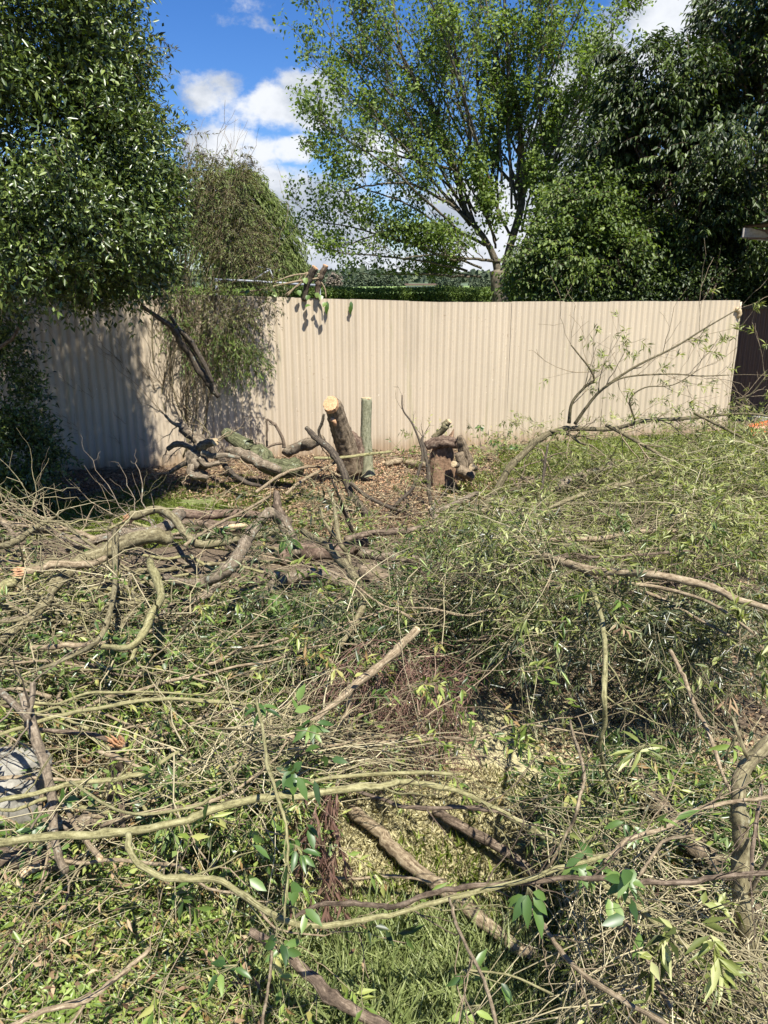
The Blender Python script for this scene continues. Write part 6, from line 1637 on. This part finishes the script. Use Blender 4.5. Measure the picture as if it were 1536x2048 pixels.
sprig('narrow green leaf star above the pale stem at the right', 1290, 1490, .95, .05, 9, .10, .018, 9, 'brushlight')
sprig('drooping narrow leaves below the sawn log', 1060, 1230, .95, .05, 8, .09, .018, 10, 'brushlight', dn=-.8)
sprig('yellowing leaf at the top of the thick green upright limb', 1470, 1478, 1.0, .03, 3, .07, .03, 11, 'lime')
sprig('dark drooping leaf bunch on the elbow-bent limb', 575, 1065, .75, .08, 11, .14, .06, 12, dn=-1.0)
sprig('hanging pointed leaves below the elbow-bent limb', 540, 1180, .5, .06, 5, .14, .06, 13, dn=-1.1)
sprig('small leaf bunch behind the olive arching limb', 432, 1052, .4, .05, 6, .10, .045, 14)
sprig('leaf bunch on the grass left of the pale slanting stick', 365, 955, .1, .06, 6, .10, .04, 15)
sprig('leafy upright sprout beside the broken red stump', 962, 850, .35, .09, 12, .09, .05, 16)
sprig('hanging round leaves right of the upright sprout', 985, 880, .3, .08, 10, .09, .05, 17)
sprig('small sprout at the foot of the tall olive branch', 1030, 890, .3, .07, 9, .09, .045, 18)
sprig('curled leaf pair on the bend of the tall olive branch', 1092, 862, .75, .05, 4, .08, .045, 19)
sprig('grey withered leaf bunch in the dark brush at right', 1465, 1385, .9, .05, 10, .07, .013, 20, 'litter', dn=-.5)
sprig('long bright leaves at the bottom right corner', 1440, 1935, .65, .06, 10, .09, .018, 21, 'brushlight')
sprig('yellow-green leaf bunch by the long tan limb end', 1495, 810, .6, .06, 9, .10, .022, 22, 'brushlight')
sprig('narrow leaves in the thin twigs in front of the right fence', 1372, 758, .95, .10, 14, .09, .016, 23, 'brushlight', dn=-.3)
sprig('orange-tinted leaf cluster below the long tan limb', 1235, 1245, .95, .05, 7, .05, .012, 24, 'litter', dn=-.4)
sprig('shiny leaves at the middle of the drooping holly-like stem', 590, 1690, .75, .05, 8, .065, .03, 25)
sprig('light green wilted leaves in the left brush', 430, 1290, .35, .05, 5, .10, .045, 26, 'lime')
sprig('dark leaves near the thick ridged log', 1250, 1640, .7, .05, 7, .08, .034, 27)
sprig('leaf cluster over the ridged log near the arching stem', 1195, 1720, .75, .05, 7, .075, .034, 28)

# ------------------------------------------------------------------ grass and litter
def blades(name, label, poly, n, h, w, mat, seed, lean=.5, z=0.0, thin=-9, ns=2.0, lod=0, curl=.5):
    g = np.random.default_rng(seed)
    q = poly_pts(poly, n, g); P = at_many(q[:, 0], q[:, 1], z + 0 * q[:, 0])
    if thin > -2: P = P[noise3(P, ns, seed) > thin]
    n = len(P); P[:, 2] += gz(P[:, 0], P[:, 1]) - .003
    D = unit(np.stack([g.normal(0, lean, n), g.normal(0, lean, n), np.ones(n)], 1))
    Nn = rand_dirs(n, g) + [0, -.6, .3]
    ml = MB(); leaves(ml, P, D, Nn, h * g.uniform(.5, 1.4, n), w * g.uniform(.7, 1.3, n), np.clip(g.normal(.5, .25, n) + noise3(P, 1.5, 4) * .3, 0, 1), lod, curl, .1)
    o = ml.build(name, mat, None, (0, 3, 0)); tag(o, label, None, None, 'stuff'); return o
blades('grass', 'thin bright green grass patch between the pile and the fence', [(150, 1060), (190, 1000), (320, 955), (560, 950), (640, 990), (640, 1060), (300, 1100)], 26000, .045, .0035, 'lawn', 1, .8, thin=-.15)
blades('grass', 'mown green grass strip at the foot of the right fence', [(1000, 905), (1130, 886), (1450, 866), (1450, 930), (1000, 960)], 14000, .05, .005, 'lawn', 2, .7, thin=-.35)
blades('grass', 'dry straw-coloured lawn in the lower centre', [(560, 1540), (1000, 1540), (1250, 1650), (1300, 1900), (1200, 2080), (400, 2080), (560, 1800)], 60000, .034, .0024, 'straw', 3, 2.6)
blades('grass', 'green blades mixed into the dry lawn', [(560, 1560), (1200, 1560), (1250, 2080), (400, 2080)], 7000, .045, .003, 'lawn', 4, .9, thin=.0)
blades('grass', 'long green grass blades at the bottom centre', [(430, 1890), (600, 1830), (760, 1850), (930, 1850), (1080, 1900), (1150, 2090), (430, 2090)], 3400, .15, .0065, 'grass', 5, .75, thin=-.4, lod=1, curl=.6)
blades('grass', 'dry grass between the branches on the left', [(-40, 1150), (600, 1200), (700, 1400), (600, 1700), (-40, 1800)], 30000, .05, .0028, 'straw', 6, 1.2)
blades('grass', 'green grass poking through the left brush', [(-40, 1150), (640, 1180), (640, 1700), (-40, 1800)], 14000, .06, .004, 'lawn', 7, .9, thin=-.1)
blades('grass', 'dim grass in the shade of the left tree', [(60, 1000), (230, 985), (330, 1010), (250, 1080), (60, 1080)], 6000, .05, .004, 'lawn', 8, .7, thin=-.1)
blades('grass', 'grass under the willow brush on the right', [(880, 960), (1560, 880), (1560, 1130), (900, 1110)], 22000, .06, .004, 'lawn', 9, .9, thin=-.3)
def chips(name, label, poly, n, L, W, mat, seed, thin=-9):
    g = np.random.default_rng(seed); q = poly_pts(poly, n, g)
    P = at_many(q[:, 0], q[:, 1], 0 * q[:, 0]); P[:, 2] = gz(P[:, 0], P[:, 1]) + g.uniform(.002, .03, n)
    D = rand_dirs(n, g) * [1, 1, .35]; Nn = rand_dirs(n, g) * .7 + [0, 0, 1]
    ml = MB(); leaves(ml, P, D, Nn, L * g.uniform(.5, 1.5, n), W * g.uniform(.5, 1.5, n), g.random(n), 0, .1, .3)
    tag(ml.build(name, mat, None, (0, 8, 0)), label, None, None, 'stuff')
chips('leaf_litter', 'brown leaf and bark litter on the mulch before the fence', [(60, 950), (400, 925), (640, 905), (880, 900), (1050, 905), (980, 1010), (900, 1080), (560, 1075), (420, 1000), (100, 1010)], 26000, .045, .018, 'litter', 41)
chips('leaf_litter', 'dead leaves under the left brush', [(-40, 1100), (700, 1180), (640, 1700), (400, 1760), (-40, 2080)], 16000, .035, .014, 'litter', 42)
chips('leaf_litter', 'wood chips and sawdust around the two sawn stumps', [(600, 930), (800, 925), (830, 975), (700, 1010), (580, 975)], 3500, .02, .010, 'torn', 43)
chips('leaf_litter', 'dead leaves strewn under the right brush', [(900, 1000), (1560, 960), (1560, 2080), (1150, 2080), (1250, 1700), (960, 1400)], 12000, .035, .012, 'litter', 44)
for o_ in SC.objects:
    if '_org' in o_: del o_['_org']
